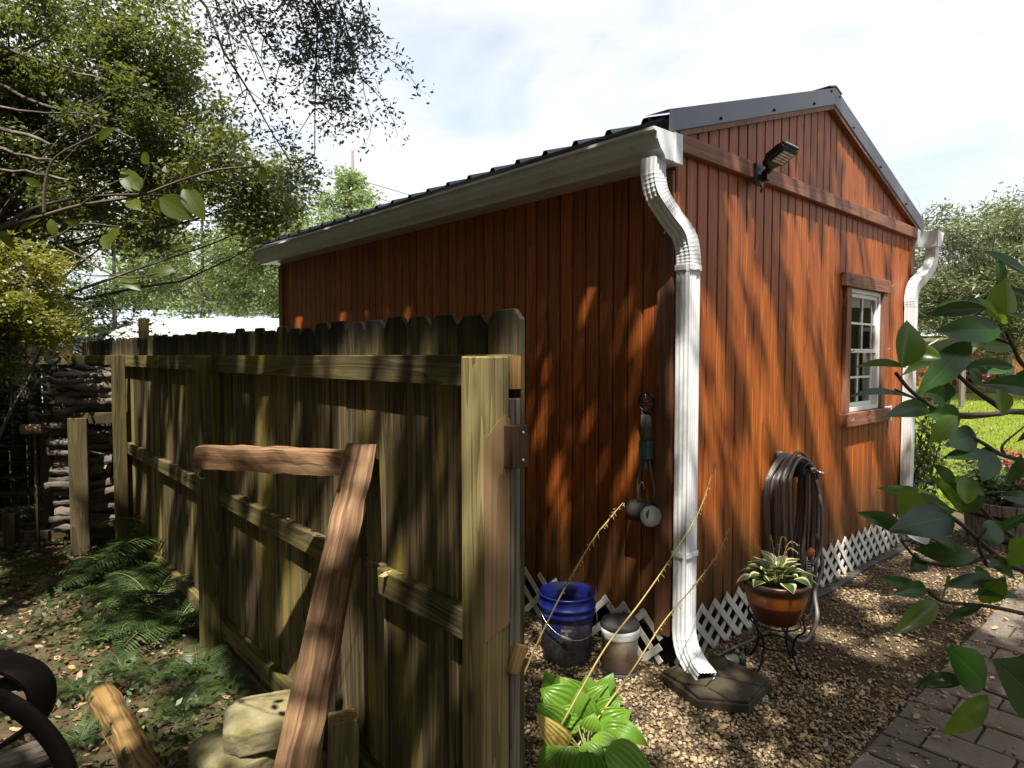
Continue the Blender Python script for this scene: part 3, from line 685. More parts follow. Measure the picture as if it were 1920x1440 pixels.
# fresh timber face, filler and latch block at the near end
mb = MB(); mb.prism([(-.126, -.0012, .93), (-.0425, -.0012, .96), (-.0425, -.0012, 1.49), (-.055, -.0012, 1.50), (-.075, -.0012, 1.49), (-.092, -.0012, 1.475), (-.11, -.0012, 1.455), (-.126, -.0012, 1.45)], (0, -.0016, 0))
pf = mb.build('new_wood_face', M['freshwood'], fence)
mb = MB(); mb.box((-.0195, .012, .76), (.034, .022, 1.56)); mb.build('filler_strip', M['greywood'], fence, .003)
mb = MB(); mb.box((-.035, -.019, 1.42), (.056, .034, .108)); M['latch'] = wood('dark sawn block', (.045, .026, .016), (.10, .060, .040), (.17, .11, .075), .8, .1, spec=.15, rings=30); lb = mb.build('latch_block', M['latch'], fence, .002)
for z in (1.455, 1.385):
    mb = MB(); mb.lathe([(.005, 0), (.005, .002), (0, .003)], (-.028, -.0360, z), 8, 0, Matrix.Rotation(R(90), 3, 'X')); mb.build('screw', M['chrome'], lb)
mb = MB(); mb.box((-.022, -.008, .86), (.034, .02, .075), Matrix.Rotation(R(24), 3, 'Y')); mb.build('splintered_block', M['endgrain'], fence, .003)
# the return run behind the woodpile
fb = thing('wooden_fence', 'old weathered picket fence behind the firewood, beyond the corner of the mossy fence', 'fence', fence_xyz(0, BAY * NB + .06), AF)
mb = MB(); x = -.1
while x > -5:
    zt = 1.80 + random.uniform(-.05, .05); w = .135
    mb.prism([(x, .03, .05), (x - w, .03, .05), (x - w, .03, zt - .03), (x - w + .03, .03, zt), (x - .03, .03, zt), (x, .03, zt - .03)], (0, .017, 0)); x -= .148
mb.build('picket_panel', M['picket'], fb)
for zc in (1.60, .9, .2):
    mb = MB(); mb.box((-2.5, .005, zc), (4.9, .038, .089), None, 0); mb.build('rail', M['post'], fb)
for x in (-.85, -3.3):
    mb = MB(); mb.box((x, -.055, .75), (.089, .089, 1.8)); mb.build('post', M['post'], fb, .004)

# ================================================================== foliage tools
def unit(a): return a / np.maximum(np.linalg.norm(a, axis=-1, keepdims=True), 1e-9)
def leaf_quads(P, size, aspect=.5, up=.4, droop=0., rg=rng, var=.35):
    n = len(P); d = rg.normal(size=(n, 3)); d[:, 2] = d[:, 2] * .6 - droop; d = unit(d)
    nn = rg.normal(size=(n, 3)); nn[:, 2] += up * 3; nn = unit(nn - d * (nn * d).sum(1, keepdims=True)); s = np.cross(nn, d)
    L = (size * (1 + rg.uniform(-var, var, n)))[:, None]; w = L * aspect / 2
    a = P; b = P + d * L * .45 + s * w + nn * w * .25; c = P + d * L; e = P + d * L * .45 - s * w + nn * w * .25
    V = np.stack([a, b, c, e], 1).reshape(-1, 3); F = np.arange(4 * n).reshape(n, 4); return V, F
def clump_leaves(C, rad, per, flat=.7, rg=rng):
    C = np.asarray(C); n = len(C); rad = np.broadcast_to(rad, (n,))
    g = rg.normal(size=(n, per, 3)); g = unit(g) * (rg.uniform(0, 1, (n, per, 1)) ** .45); g[..., 2] *= flat
    return (C[:, None, :] + g * rad[:, None, None]).reshape(-1, 3), np.repeat(np.arange(n), per)
def in_ellipsoids(ells, rg=rng, shell=.45):
    out = []
    for c, r, n in ells:
        g = unit(rg.normal(size=(n, 3))) * (rg.uniform(0, 1, (n, 1)) ** shell); out.append(np.array(c) + g * np.array(r))
    return np.concatenate(out)
def limb(mb, a, b, r0, r1, sag=.12, n=7, k=6):
    a, b = Vector(a), Vector(b); L = (b - a).length; m = Vector([random.uniform(-1, 1) for _ in range(3)]) * L * sag; P = []
    for i in range(n):
        t = i / (n - 1); P.append(a.lerp(b, t) + m * math.sin(math.pi * t) + Vector([random.uniform(-1, 1) for _ in range(3)]) * L * .012 * (0 < i < n - 1))
    mb.tube(P, [r0 + (r1 - r0) * (i / (n - 1)) ** .8 for i in range(n)], k, cap=False); return P
def tree(name, label, base, lean, h, r, ells, rad, per, leaf, mleaf, aspect=.5, flat=.7, twigs=3, group=None, mbark='bark', droop=0., keep=None, limb_r=.03, fork=.45, up=.35, cat='tree', seed=1, shell=.45, nlimb=1., sag=.16):
    rg = np.random.default_rng(seed); random.seed(seed)
    root = thing(name, label, cat, base, 0, group); mb = MB(); o = Vector(base)
    tp = [Vector((lean[0] * t + .05 * h * .1 * math.sin(t * 5), lean[1] * t, h * t - (.1 if t == 0 else 0))) for t in [i / 9 for i in range(10)]]
    mb.tube(tp, [r * (1.25 if i == 0 else 1 - .75 * i / 9) for i in range(10)], 10, wob=.05)
    C = in_ellipsoids(ells, rg, shell) - np.array(base)
    for c in C:
        if rg.random() > nlimb: continue
        t = min(.98, max(fork, fork + (1 - fork) * rg.random() * min(1, c[2] / h))); f = t * 9; i = min(8, int(f)); s = tp[i].lerp(tp[i + 1], f - i)
        if keep is not None:     # no limb across the gaps
            smp = np.array([tuple(s.lerp(Vector(c), q / 24)) for q in range(25)]) + np.array(base)
            if keep(smp).sum() < 24: continue
        P = limb(mb, s, c, limb_r * (1.15 - t * .5), .006, sag)
        for _ in range(twigs):
            q = P[random.randint(3, 6)]; limb(mb, q, Vector(c) + Vector(rg.normal(size=3) * rad * .6), .008, .003, .1, 4, 4)
    if mb.v: mb.build('trunk', M[mbark], root)
    rr = rad * rg.uniform(.65, 1.35, len(C)); P, ci = clump_leaves(C, rr, per, flat, rg)
    if keep is not None:
        k = keep(P + np.array(base)); P, ci = P[k], ci[k]
    V, F = leaf_quads(P, leaf, aspect, up, droop, rg)
    tone = rg.uniform(0, 1, len(C))[ci] * .45 + rg.uniform(0, 1, len(P)) * .55
    npmesh('crown', V, F, M[mleaf], tone, root); return root

# ---- spots where sunlight gets through the oak: gaps in its crown along the sun's rays
gaps = []
def gap(p, r): gaps.append((p.x, p.y, p.z, r))
for px, py, r in ((1012, 600, .06), (1022, 690, .09), (1030, 760, .08), (1105, 585, .05), (1075, 720, .06), (1095, 820, .09), (1035, 900, .11), (1140, 700, .04), (1180, 840, .05), (1216, 560, .05), (1222, 600, .04), (1055, 960, .10), (1210, 1090, .05), (1010, 840, .08), (560, 603, .16), (640, 606, .08)): gap(on_left(px, py), r * (.5 if py > 700 else .78))
for px, py, r in ((325, 740, .07), (455, 625, .06), (470, 760, .09), (485, 830, .08), (600, 620, .04), (655, 620, .04), (690, 620, .04), (740, 620, .05), (790, 615, .05), (620, 780, .05), (660, 745, .05), (640, 670, .05), (715, 820, .07), (705, 900, .09), (700, 990, .08), (770, 880, .05), (760, 960, .05), (470, 1000, .09), (460, 1110, .08), (440, 935, .08), (700, 1150, .08), (645, 1160, .06), (760, 1240, .09), (795, 1340, .08), (730, 1080, .05), (250, 720, .05), (880, 680, .06), (885, 760, .08), (885, 860, .08), (887, 960, .07), (890, 1080, .07), (895, 1240, .06), (930, 800, .05), (940, 960, .06), (720, 1090, .07), (850, 900, .05)): gap(on_fence(px, py, -.05), r * .86)
for px, py, r, Y in ((575, 855, .17, 2.33), (430, 850, .2, 2.45), (500, 850, .1, 2.4), (645, 950, .04, 2.1), (605, 1080, .05, 1.95), (575, 1200, .08, 1.8), (560, 1290, .07, 1.7), (530, 1400, .06, 1.6), (455, 1340, .12, 2.25), (480, 1390, .10, 2.1), (410, 1400, .10, 2.2), (1340, 1250, .06, 3.1), (1460, 1120, .13, 3.35), (1430, 1060, .10, 3.35), (1490, 1060, .10, 3.35), (1520, 960, .06, 4.1)): gap(at(px, py, Y), r)
for px, py, r in ((1395, 430, .11), (1380, 520, .08), (1485, 480, .10), (1330, 610, .09), (1425, 570, .10), (1505, 660, .14), (1420, 760, .12), (1565, 700, .12), (1350, 720, .08), (1465, 800, .13), (1600, 840, .15), (1335, 950, .10), (1650, 560, .2), (1560, 480, .12), (1690, 620, .2), (1620, 390, .12), (1590, 300, .15), (1660, 740, .15), (1500, 880, .12), (1570, 920, .12), (1400, 980, .10), (1300, 880, .07), (1640, 900, .15), (1530, 600, .09), (1450, 640, .07), (1540, 540, .13), (1530, 770, .13), (1610, 870, .16), (1550, 850, .13), (1680, 760, .2), (1690, 500, .2), (1600, 450, .14), (1500, 400, .09), (1390, 640, .09), (1400, 880, .10), (1340, 820, .07), (1310, 720, .05), (1440, 930, .08)): gap(on_front(px, py), r * 1.18)
for px, py, r, Y in ((1285, 560, .06, 3.25), (1290, 640, .09, 3.25), (1298, 780, .08, 3.25), (1290, 900, .07, 3.25), (1290, 1030, .09, 3.2), (1285, 1150, .07, 3.2), (1225, 360, .05, 3.2), (1290, 430, .08, 3.25), (1255, 260, .12, 3.25)): gap(at(px, py, Y), r)
for px, py, r in ((1190, 1310, .2), (1140, 1320, .12), (1240, 1370, .18), (1290, 1420, .15), (1165, 1270, .10), (1900, 1150, .25), (1830, 1110, .2), (1640, 1230, .12), (1590, 1080, .15), (1700, 1120, .15), (1010, 1230, .07), (1560, 1190, .16), (1690, 1210, .16), (1610, 1120, .22), (1760, 1090, .28), (1480, 1180, .10), (1650, 1160, .14), (1800, 1130, .16), (1900, 1090, .3), (1870, 1180, .18), (1440, 1420, .09), (1560, 1300, .07), (1720, 1040, .2), (230, 1330, .13), (140, 1330, .10), (60, 1000, .2), (120, 985, .15), (40, 1150, .14), (90, 1230, .08), (210, 1420, .08), (60, 1420, .1), (330, 1350, .07)): gap(on_ground(px, py), r)
for px, py, r, Y in ((1080, 1300, .13, 2.75), (1040, 1290, .10, 2.7), (1130, 1320, .10, 2.7), (1100, 1390, .14, 2.55), (1040, 1400, .10, 2.5), (1170, 1390, .10, 2.6), (1880, 560, .05, 1.15), (1890, 640, .05, 1.1), (1700, 990, .05, 1.2)): gap(at(px, py, Y), r)
for px, py, r in ((60, 500, .8), (20, 560, .7), (120, 560, .7), (90, 610, .5)): gap(at(px, py, 5.1), r)
for px, py, r in ((250, 340, .12), (365, 380, .12), (340, 350, .10), (220, 440, .08), (100, 400, .10), (270, 520, .10), (430, 330, .08)): gap(at(px, py, 1.63), r)
rg_ = random.Random(5)
for _ in range(85): gap(on_ground(rg_.uniform(-60, 420), 960 + 420 * rg_.random() ** 1.2), rg_.uniform(.06, .17))
for px, py, r in ((200, 1000, .1), (300, 1000, .1), (240, 1080, .12), (330, 1120, .08), (280, 1220, .1), (350, 1270, .07)): gap(on_ground(px, py, .2), r)
for px, py, r in ((120, 730, .2), (180, 720, .12)): gap(at(px, py, 5.6), r)
ft_, tp_ = Vector((-.565, 1.06, 0)), at(655, 868, 2.26)
for q_, r_ in ((.40, .13), (.50, .10), (.62, .07), (.70, .06), (.88, .07)): gap(ft_.lerp(tp_, q_) + Vector((0, -.04, 0)), r_)
GA = np.array(gaps); SV = np.array(SUN)
def keep_shade(P):
    k = np.ones(len(P), bool)
    for x, y, z, r in GA:
        d = P - np.array([x, y, z]); a = d @ SV; q = d - a[:, None] * SV
        k &= ~((np.linalg.norm(q, axis=1) < r * .72 + .035) & (a > 0))
    # never in the sight of the lens except at the hanging ends (built below)
    el = (P[:, 2] - EYE) / np.maximum(P[:, 1], .05); k &= ~((P[:, 1] > .05) & (el < .62))
    return k
tree('oak_tree', 'tall spreading oak at left whose dark leafy twigs hang over the fence against the sky', (-6.8, -2.2, 0), (1.2, 1.6), 6.6, .34,
     [((-4.5, 1.0, 7.6), (4.6, 4.6, 1.5), 300), ((1.2, .6, 7.9), (3.6, 3.6, 1.2), 185), ((-2.2, 4.3, 8.0), (2.6, 2.2, .9), 70), ((-1.5, -2.5, 7.8), (5, 2.2, 1.2), 90), ((-9.5, 1.5, 4.4), (1.8, 5.5, 3.0), 190), ((-3, -7.0, 4.2), (7, 1.6, 3.0), 230), ((5.2, -4.6, 5.2), (3.0, 2.2, 2.2), 90)], .62, 210, .105, 'oakleaf', .58, .55, 1, keep=keep_shade, limb_r=.07, fork=.62, up=.8, seed=5, nlimb=.35, sag=.03)  # low outer lobes added out of view, to keep skylight down
oak = bpy.data.objects['oak_tree']; ob = Vector(oak.location)
# hanging ends of that oak which dip into the view
def hanging(parent, org, ends, rad, per, leaf, seed):
    random.seed(seed); rg = np.random.default_rng(seed); mb = MB(); C = []
    for a, b, r in ends:
        P = limb(mb, Vector(a) - org, Vector(b) - org, r, .006, .07, 10, 6)
        for i in range(3, 10):
            for _ in range(3):
                q = P[i]; e = q + Vector((random.uniform(-.35, .35), random.uniform(-.3, .3), random.uniform(-.42, .10)))
                T_ = limb(mb, q, e, .007, .003, .1, 5, 4); C.append(e); C.append(T_[3])
                e2 = e + Vector((random.uniform(-.25, .25), random.uniform(-.2, .2), random.uniform(-.3, .05))); limb(mb, e, e2, .004, .002, .1, 3, 4); C.append(e2)
    mb.build('branch', M['twig'], parent)
    P, ci = clump_leaves(np.array([tuple(c) for c in C]), rad, per, .9, rg)
    V, F = leaf_quads(P, leaf, .46, .1, .35, rg); npmesh('hanging_leaves', V, F, M['hangleaf'], rg.random(len(P)), parent)
hanging(oak, ob, [((-4.3, 7.0, 7.6), at(560, 330, 7.8), .035), ((-3.0, 6.6, 7.4), at(635, 205, 7.6), .03), ((-2.3, 6.4, 7.6), at(705, 95, 7.4), .03), ((-3.2, 6.6, 7.6), at(600, 150, 7.5), .03),
                  ((-3.6, 6.4, 7.2), at(640, 40, 7.2), .025), ((-4.0, 6.6, 7.2), at(525, 120, 7.7), .02), ((-2.2, 6.2, 7.5), at(680, 150, 7.5), .022), ((-2.4, 6., 7.5), at(590, 290, 7.7), .02)], .17, 17, .060, 21)

# unseen trees added round the back and the left of the garden to keep low skylight off the fence and the wall
rg_ = np.random.default_rng(77); Cw = []
for x, y, r, h in ((-15, 6, 3, 12), (-15.5, 1, 3, 13), (-14, -4, 3, 13), (-10, -9, 3, 13), (-5, -11.5, 3, 13), (1, -12, 3, 13), (7, -11, 3, 12), (12, -8, 3, 10), (-13.5, 10.5, 2.2, 7), (-11.3, 8.3, 2.1, 11), (-9.7, 5.6, 2.3, 11), (-10.3, 1.0, 2.6, 11), (-9.2, -4., 2.6, 11), (-4, -7.5, 2.4, 10), (1.5, -7.5, 2.4, 10), (6, -6, 2.4, 9)):
    g_ = unit(rg_.normal(size=(75, 3))) * (rg_.uniform(0, 1, (75, 1)) ** .5); Cw.append(np.array([x, y, h / 2 + .2]) + g_ * np.array([r, r, h / 2]))
P_, ci_ = clump_leaves(np.concatenate(Cw), 1.2, 130, .8, rg_); P_[:, 2] = np.maximum(P_[:, 2], .1); V_, F_ = leaf_quads(P_, .24, .55, .4, 0, rg_)
tag(npmesh('woodland', V_, F_, M['darkleaf'], rg_.random(len(F_))), 'unseen dark leaf mass added round the yard to block low skylight', 'woodland', None, 'stuff')
mb = MB()
for a_, b_, r_ in (((-3.95, 7.3, 7.4), (470, 95, 7.9), .022), ((-3.9, 7.3, 7.4), (455, 175, 7.9), .016), ((-3.6, 7.3, 7.4), (500, 150, 7.9), .02), ((-3.7, 7.3, 7.2), (428, 60, 7.9), .012)):
    P_ = limb(mb, Vector(a_) - ob, at(*b_) - ob, r_, .006, .05, 9, 5)
    for i_ in range(4, 9):
        for _ in range(2): limb(mb, P_[i_], P_[i_] + Vector((random.uniform(-.25, .3), random.uniform(-.2, .2), random.uniform(-.35, .02))), .005, .002, .12, 4, 4)
mb.build('bare_branch', M['twig'], oak)
# ---- trees and bushes at left
tree('oak_tree', 'dense broad oak crown filling the upper left, with pale slanting limbs', (-8.8, 10.2, 0), (1.0, -.4), 6., .22,
     [((-6.3, 9.6, 5.3), (1.5, 1.2, 1.6), 62), ((-5.15, 9.4, 5.3), (.95, 1.0, 1.5), 44), ((-7.6, 9.5, 4.6), (1.3, 1.2, 1.7), 44), ((-4.6, 9.6, 4.2), (1.1, .9, .8), 26), ((-6.0, 9.6, 3.7), (1.4, 1., .7), 22), ((-3.55, 9.7, 3.75), (.65, .7, .7), 18), ((-7.2, 9.4, 6.3), (2., 1.2, 1.0), 40), ((-8.2, 9.0, 3.0), (1.2, 1., .9), 24)], .40, 330, .076, 'oakleaf', .5, .7, 2, 'trees behind the fence', seed=31, limb_r=.045, fork=.35, nlimb=.4)
for i, (x, y, h, ells, n, lf) in enumerate((
        (-6.9, 14.5, 5.2, [((-6.8, 14.5, 3.9), (1.3, 1., 1.5), 26), ((-5.6, 14.6, 3.4), (.9, .9, 1.2), 16)], 90, 'a'),
        (-8.3, 13.6, 5., [((-8.3, 13.6, 3.6), (1.4, 1., 1.7), 30)], 90, 'b'), (-4.9, 15.5, 4.6, [((-4.8, 15.5, 3.2), (1.1, .9, 1.5), 26)], 95, 'c'), (-9.9, 12.5, 4.6, [((-9.6, 12.5, 3.2), (1.4, 1., 1.8), 28)], 90, 'd'))):
    q_ = 1.25; x, y, h = x * q_, y * q_, 1.65 + (h - 1.65) * q_; ells = [((a[0] * q_, a[1] * q_, 1.65 + (a[2] - 1.65) * q_), tuple(v * q_ for v in r), int(m * 1.25)) for a, r, m in ells]
    tree('slender_tree', ['slender pale green tree standing behind the white carport', 'slim tree with bare grey stems left of the white carport', 'light leafy tree touching the far end of the white gutter', 'slim tree at the far left behind the yellow bush'][i], (x, y, 0), (.2, 0), h, .085, ells, .48, int(n * 2.5), .10, 'farleaf', .45, .7, 3, 'trees behind the fence', seed=40 + i, limb_r=.022, fork=.3, up=.2, nlimb=.6)
t1 = bpy.data.objects['oak_tree.001']; mb = MB()
for a_, b_, r_ in (((-80, 235, 8.6), (95, 272, 8.3), .045), ((-80, 250, 8.6), (110, 305, 8.3), .035), ((-80, 320, 8.5), (130, 338, 8.3), .03), ((-60, 130, 8.6), (250, 260, 8.6), .03), ((-60, 60, 8.6), (200, 150, 8.6), .03), ((-60, 190, 8.6), (180, 215, 8.4), .02)):
    P_ = limb(mb, at(*a_) - Vector(t1.location), at(*b_) - Vector(t1.location), r_, r_ * .4, .06, 10, 7)
mb.build('branch', M['bark'], t1)
def feather(label, base, h, wr, seed, n=70):
    rg = np.random.default_rng(seed); ells = []
    for k in range(9):
        t = k / 8; ells.append(((base[0], base[1], h * (.28 + .70 * t)), (wr * (1 - .86 * t ** 1.8), wr * (1 - .86 * t ** 1.8), h * .06), max(7, int(46 * (1 - .75 * t)))))
    tree('cypress_tree', label, base, (0, 0), h * .98, .18, ells, .62, n, .20, 'cypleaf', .42, .75, 1, 'feathery trees beyond the fence', seed=seed, limb_r=.04, fork=.25, up=.1)
feather('pale feathery cypress with a pointed top beside the utility pole', (-7.3, 30, 0), 9.6, 4.4, 61, 110)
feather('lower feathery cypress left of the pointed one', (-10.6, 29, 0), 9.4, 4.2, 62, 110)
feather('broad feathery tree behind the far end of the gutter', (-9.3, 25, 0), 7.6, 3.4, 63, 110)
feather('feathery tree far behind the slender trees', (-14.5, 27, 0), 8.2, 2.6, 64, 60)
tree('bush', 'sunlit yellow green bush at the left edge above the firewood', (-4.3, 5.3, 0), (.1, 0), 2.1, .05,
     [((-4.25, 5.3, 2.15), (.75, .6, .42), 44), ((-4.6, 5.3, 1.75), (.6, .5, .35), 26), ((-3.75, 5.3, 2.0), (.35, .4, .28), 12)], .22, 300, .048, 'bushleaf', .4, .6, 3, 'bushes at the left', seed=70, limb_r=.012, fork=.3, cat='bush', nlimb=.35)
for i, (x, y, c, r, n) in enumerate(((-5.3, 6.6, (-5.3, 6.6, 1.1), (.7, .6, .9), 30), (-6.6, 7.6, (-6.6, 7.6, 1.4), (.9, .8, 1.2), 36), (-6.3, 9.2, (-6.2, 9.2, 1.5), (1.2, .7, 1.1), 36), (-8.2, 8.6, (-8.2, 8.6, 1.6), (1.2, .9, 1.4), 40))):
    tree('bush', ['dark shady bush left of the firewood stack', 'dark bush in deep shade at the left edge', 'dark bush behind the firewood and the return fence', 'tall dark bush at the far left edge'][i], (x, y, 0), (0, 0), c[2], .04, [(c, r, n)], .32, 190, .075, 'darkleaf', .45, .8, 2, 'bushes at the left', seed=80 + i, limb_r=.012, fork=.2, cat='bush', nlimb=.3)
# ---- trees at right, beyond the lawn
for i, (b, ells) in enumerate((((16.6, 22, .1), [((14.9, 22, 4.8), (1.9, 1.6, 1.9), 90), ((17.6, 22, 5.1), (2.2, 1.6, 2.1), 90), ((13.9, 22.2, 3.4), (1.2, 1.2, 1.5), 50), ((16.6, 22, 3.0), (2.4, 1.4, 1.2), 60)]), ((19.5, 26, .3), [((19.6, 26, 5.6), (2.6, 2., 2.2), 70), ((18, 26, 3.8), (2.4, 1.8, 1.4), 50)]))):
    tree('wispy_tree', ['wispy olive green tree beyond the lawn, close behind the right downspout', 'farther olive green tree at the right edge of the lawn'][i], b, (0, 0), 4.6, .16, ells, .62, 90, .17, 'oliveleaf', .28, .8, 3, 'trees beyond the lawn', seed=90 + i, limb_r=.04, fork=.3, up=.1)

# ================================================================== buildings and things beyond the fences
cp = thing('carport', 'white carport with a rounded metal roof and closed white end behind the picket fence', 'carport', (-6.6, 16.2, 0), R(3))
mb = MB(); sec = [(-2.2, 1.98), (-2.0, 2.12), (-1.6, 2.24), (-.9, 2.31), (0, 2.34), (.9, 2.33), (1.8, 2.31), (2.4, 2.27)]; sec = [(x * 1.27, 1.65 + (z - 1.65) * 1.27) for x, z in sec]
k = len(sec); V = [(x, y, z) for y in (-1., 3.2) for x, z in sec] + [(x, y, z - .05) for y in (-1., 3.2) for x, z in sec]
mb.add(V, [(i, i + 1, k + i + 1, k + i) for i in range(k - 1)] + [(2 * k + i, 3 * k + i, 3 * k + i + 1, 2 * k + i + 1) for i in range(k - 1)] + [(i, 2 * k + i, 2 * k + i + 1, i + 1) for i in range(k - 1)] + [(k + i, k + i + 1, 3 * k + i + 1, 3 * k + i) for i in range(k - 1)] + [(0, k, 3 * k, 2 * k), (k - 1, 3 * k - 1, 4 * k - 1, 2 * k - 1)])
mb.build('roof', M['window'], cp)
mb = MB(); mb.prism([(x * .998, -1.012, z - .004) for x, z in sec] + [(3.04, -1.012, .02), (-2.79, -1.012, .02)], (0, .011, 0)); mb.build('end_panel', M['window'], cp)
p = at(269, 597, 7.2); mb = MB(); mb.box((0, 0, p.z / 2), (.088, .088, p.z)); o_ = tag(mb.build('wooden_post', M['post'], None, .004), 'pale square wooden post sticking up just behind the picket tops', 'post'); o_.location = (p.x, p.y, 0); o_.rotation_euler = (0, 0, AF)
for x, y in ((-2.7, -.86), (2.9, -.86), (-2.7, 3.1), (2.9, 3.1)):
    mb = MB(); mb.box((x, y, 1.02), (.07, .07, 2.04)); mb.build('post', M['paint'], cp)
t = T('ribbed blue grey steel'); p = t.obj(); s_ = t.math('SINE', t.math('MULTIPLY', t.sep(p, 2), 38.)); M['ribsteel'] = t.out(t.mix(t.ramp(s_, [(.3, 0.), (.8, .5)]), (.33, .38, .46), (.20, .24, .31)), .5, t.bump(s_, .5, .02), .1, .4)
bl = thing('metal_building', 'long low blue grey ribbed metal building behind the trees', 'building', (-15.5, 22, 0), R(-4))
mb = MB(); mb.box((0, 3, 1.3), (14, 6, 2.6)); mb.build('wall', M['ribsteel'], bl)
mb = MB(); mb.prism([(-7.3, -.4, 2.6), (7.3, -.4, 2.6), (7.3, 3, 3.3), (-7.3, 3, 3.3)], (0, 0, .08)); mb.prism([(-7.3, 3.003, 3.3), (7.3, 3.003, 3.3), (7.3, 6.4, 2.6), (-7.3, 6.4, 2.6)], (0, 0, .08)); mb.build('roof', M['ribsteel'], bl)
q = at(661, 283, 40)
pole = thing('utility_pole', 'weathered grey utility pole rising behind the trees', 'pole', (q.x, 40, 0))
mb = MB(); mb.tube([(0, 0, -.3), (0, 0, q.z * .5), (0, 0, q.z)], [.14, .11, .088], 10); mb.build('shaft', M['greywood'], pole)
for a, b, s, lb in (((632, 322, 40), (1250, 470, 60), .6, 'upper thin black wire strung from the utility pole'), ((640, 345, 40), (1250, 480, 60), .9, 'lower thin black wire strung from the utility pole')):
    A, B = at(*a), at(*b); A = Vector((q.x, 40 - .1, A.z - .4)); mb = MB()
    mb.tube([A.lerp(B, i / 14) - Vector((0, 0, s * math.sin(math.pi * i / 14))) for i in range(15)], .018, 4); tag(mb.build('wire', M['darkmetal']), lb, 'wire', 'wires on the utility pole')
# right hand side
ff = thing('wooden_fence', 'brown board fence at the far end of the sunlit lawn', 'fence', (14, 26.9, .40), R(-2))
mb = MB(); x = 0
while x < 26:
    zt = 1.9 + random.uniform(-.02, .02); mb.prism([(x, 0, 0), (x + .14, 0, 0), (x + .14, 0, zt), (x, 0, zt)], (0, .02, 0)); x += .147
M['farfence'] = wood('orange brown fence board', (.07, .03, .012), (.22, .092, .034), (.36, .18, .08), .7, .3)
mb.build('board_panel', M['farfence'], ff)
for i in range(11):
    mb = MB(); mb.box((1 + 2.4 * i, -.06, .98), (.1, .1, 1.98)); mb.build('post', M['farfence'], ff)
fh = thing('house', 'low house with a dull purple grey roof behind the far board fence', 'house', (22, 36, .5), R(4))
M['shingle'] = plain('purple grey shingle', (.085, .072, .085), .85, var=.3, nscale=3); M['brickwall'] = plain('dull brick wall', (.16, .08, .055), .85, var=.3)
mb = MB(); mb.box((0, 4, 1.2), (14, 8, 2.4)); mb.build('wall', M['brickwall'], fh)
mb = MB(); mb.prism([(-7.6, -.5, 2.3), (7.6, -.5, 2.3), (6, 4, 3.5), (-6, 4, 3.5)], (0, .02, .15)); mb.prism([(-7.6, 8.5, 2.3), (-6, 4.03, 3.5), (6, 4.03, 3.5), (7.6, 8.5, 2.3)], (0, 0, .15)); mb.prism([(-7.6, -.5, 2.28), (-7.6, 8.5, 2.28), (-6.0, 4, 3.48)], (.05, 0, .15)); mb.prism([(7.6, -.5, 2.28), (7.6, 8.5, 2.28), (6.0, 4, 3.48)], (-.05, 0, .15)); mb.build('roof', M['shingle'], fh)
mb = MB(); mb.box((0, -.55, 2.30), (15.2, .05, .18)); mb.build('fascia', M['paint'], fh)
for i in range(4):
    mb = MB(); mb.box((-5 + 3.2 * i, -.02, 1.4), (1., .06, 1.1)); w = mb.build('window', M['window'], fh); mb = MB(); mb.box((-5 + 3.2 * i, -.055, 1.4), (.86, .02, .96)); mb.build('pane', M['glass'], w)
cl = thing('clothesline_post', 'pale T-shaped wooden clothesline post standing on the lawn', 'clothesline post', (14.15, 20.6, .0))
mb = MB(); mb.box((0, 0, 1.0), (.13, .13, 2.2)); mb.build('post', M['greywood'], cl, .006)
mb = MB(); mb.box((-.55, -.08, 2.14), (2.4, .05, .10), None, 0); mb.build('crossarm', M['greywood'], cl, .004)
for s in (-1, 1):
    mb = MB(); mb.beam((s * .06, -.08, 1.62), (s * .52, -.08, 2.12), .05, .08); mb.build('brace', M['greywood'], cl)
for k, (a, b) in enumerate((((1727, 660), (1800, 640)), ((1700, 642), (1775, 648)))):
    A = at(*a, 15.); B = Vector((14.15 - .35 - .5 * k, 20.5, 2.16)); A = A + (A - B) * .8; mb = MB()
    mb.tube([A.lerp(B, i / 10) - Vector((0, 0, .22 * math.sin(math.pi * i / 10))) for i in range(11)], .012, 5); tag(mb.build('clothesline', M['window']), ['white line sagging from the clothesline post toward the shed, the higher one', 'white line sagging from the clothesline post toward the shed, the lower one'][k], 'line', 'clothes lines')
# brick border and red coleus by the far fence
mb = MB()
for i in range(26): mb.box((15.5 + .36 * i, 24.6 + .02 * i, .31 + .06), (.34, .16, .20), None, 0)
tag(mb.build('brick_border', M['paver'], None, .01), 'low pale brick border along the flower bed at the end of the lawn', 'border')
def small_plant(name, label, cat, base, rad, h, n, leaf, m, seed, group=None, fl=None, nf=0, aspect=.5):
    rg = np.random.default_rng(seed); random.seed(seed); root = thing(name, label, cat, base, 0, group); mb = MB(); C = []
    for i in range(n):
        a = rg.uniform(0, 6.28); q = rad * math.sqrt(rg.random()); e = Vector((math.cos(a) * q, math.sin(a) * q, h * rg.uniform(.35, 1)))
        P = limb(mb, (e.x * .2, e.y * .2, 0), e, .006, .002, .12, 5, 4); C += [P[2], P[3], e]
    mb.build('stem', M['twig'], root)
    P, ci = clump_leaves(np.array([tuple(c) for c in C]), .09 * max(1, rad / .35), 9, .8, rg); V, F = leaf_quads(P, leaf, aspect, .5, 0, rg); npmesh('foliage', V, F, M[m], rg.random(len(P)), root)
    if nf:
        Cf = np.array([tuple(c) for c in C])[2::3][:nf] + np.array([0, 0, .03]); P, ci = clump_leaves(Cf, .045 * max(1, rad / .35), 26, .7, rg); V, F = leaf_quads(P, leaf * .55, .8, .5, 0, rg); npmesh('blossom', V, F, M[fl], rg.random(len(P)), root)
    return root
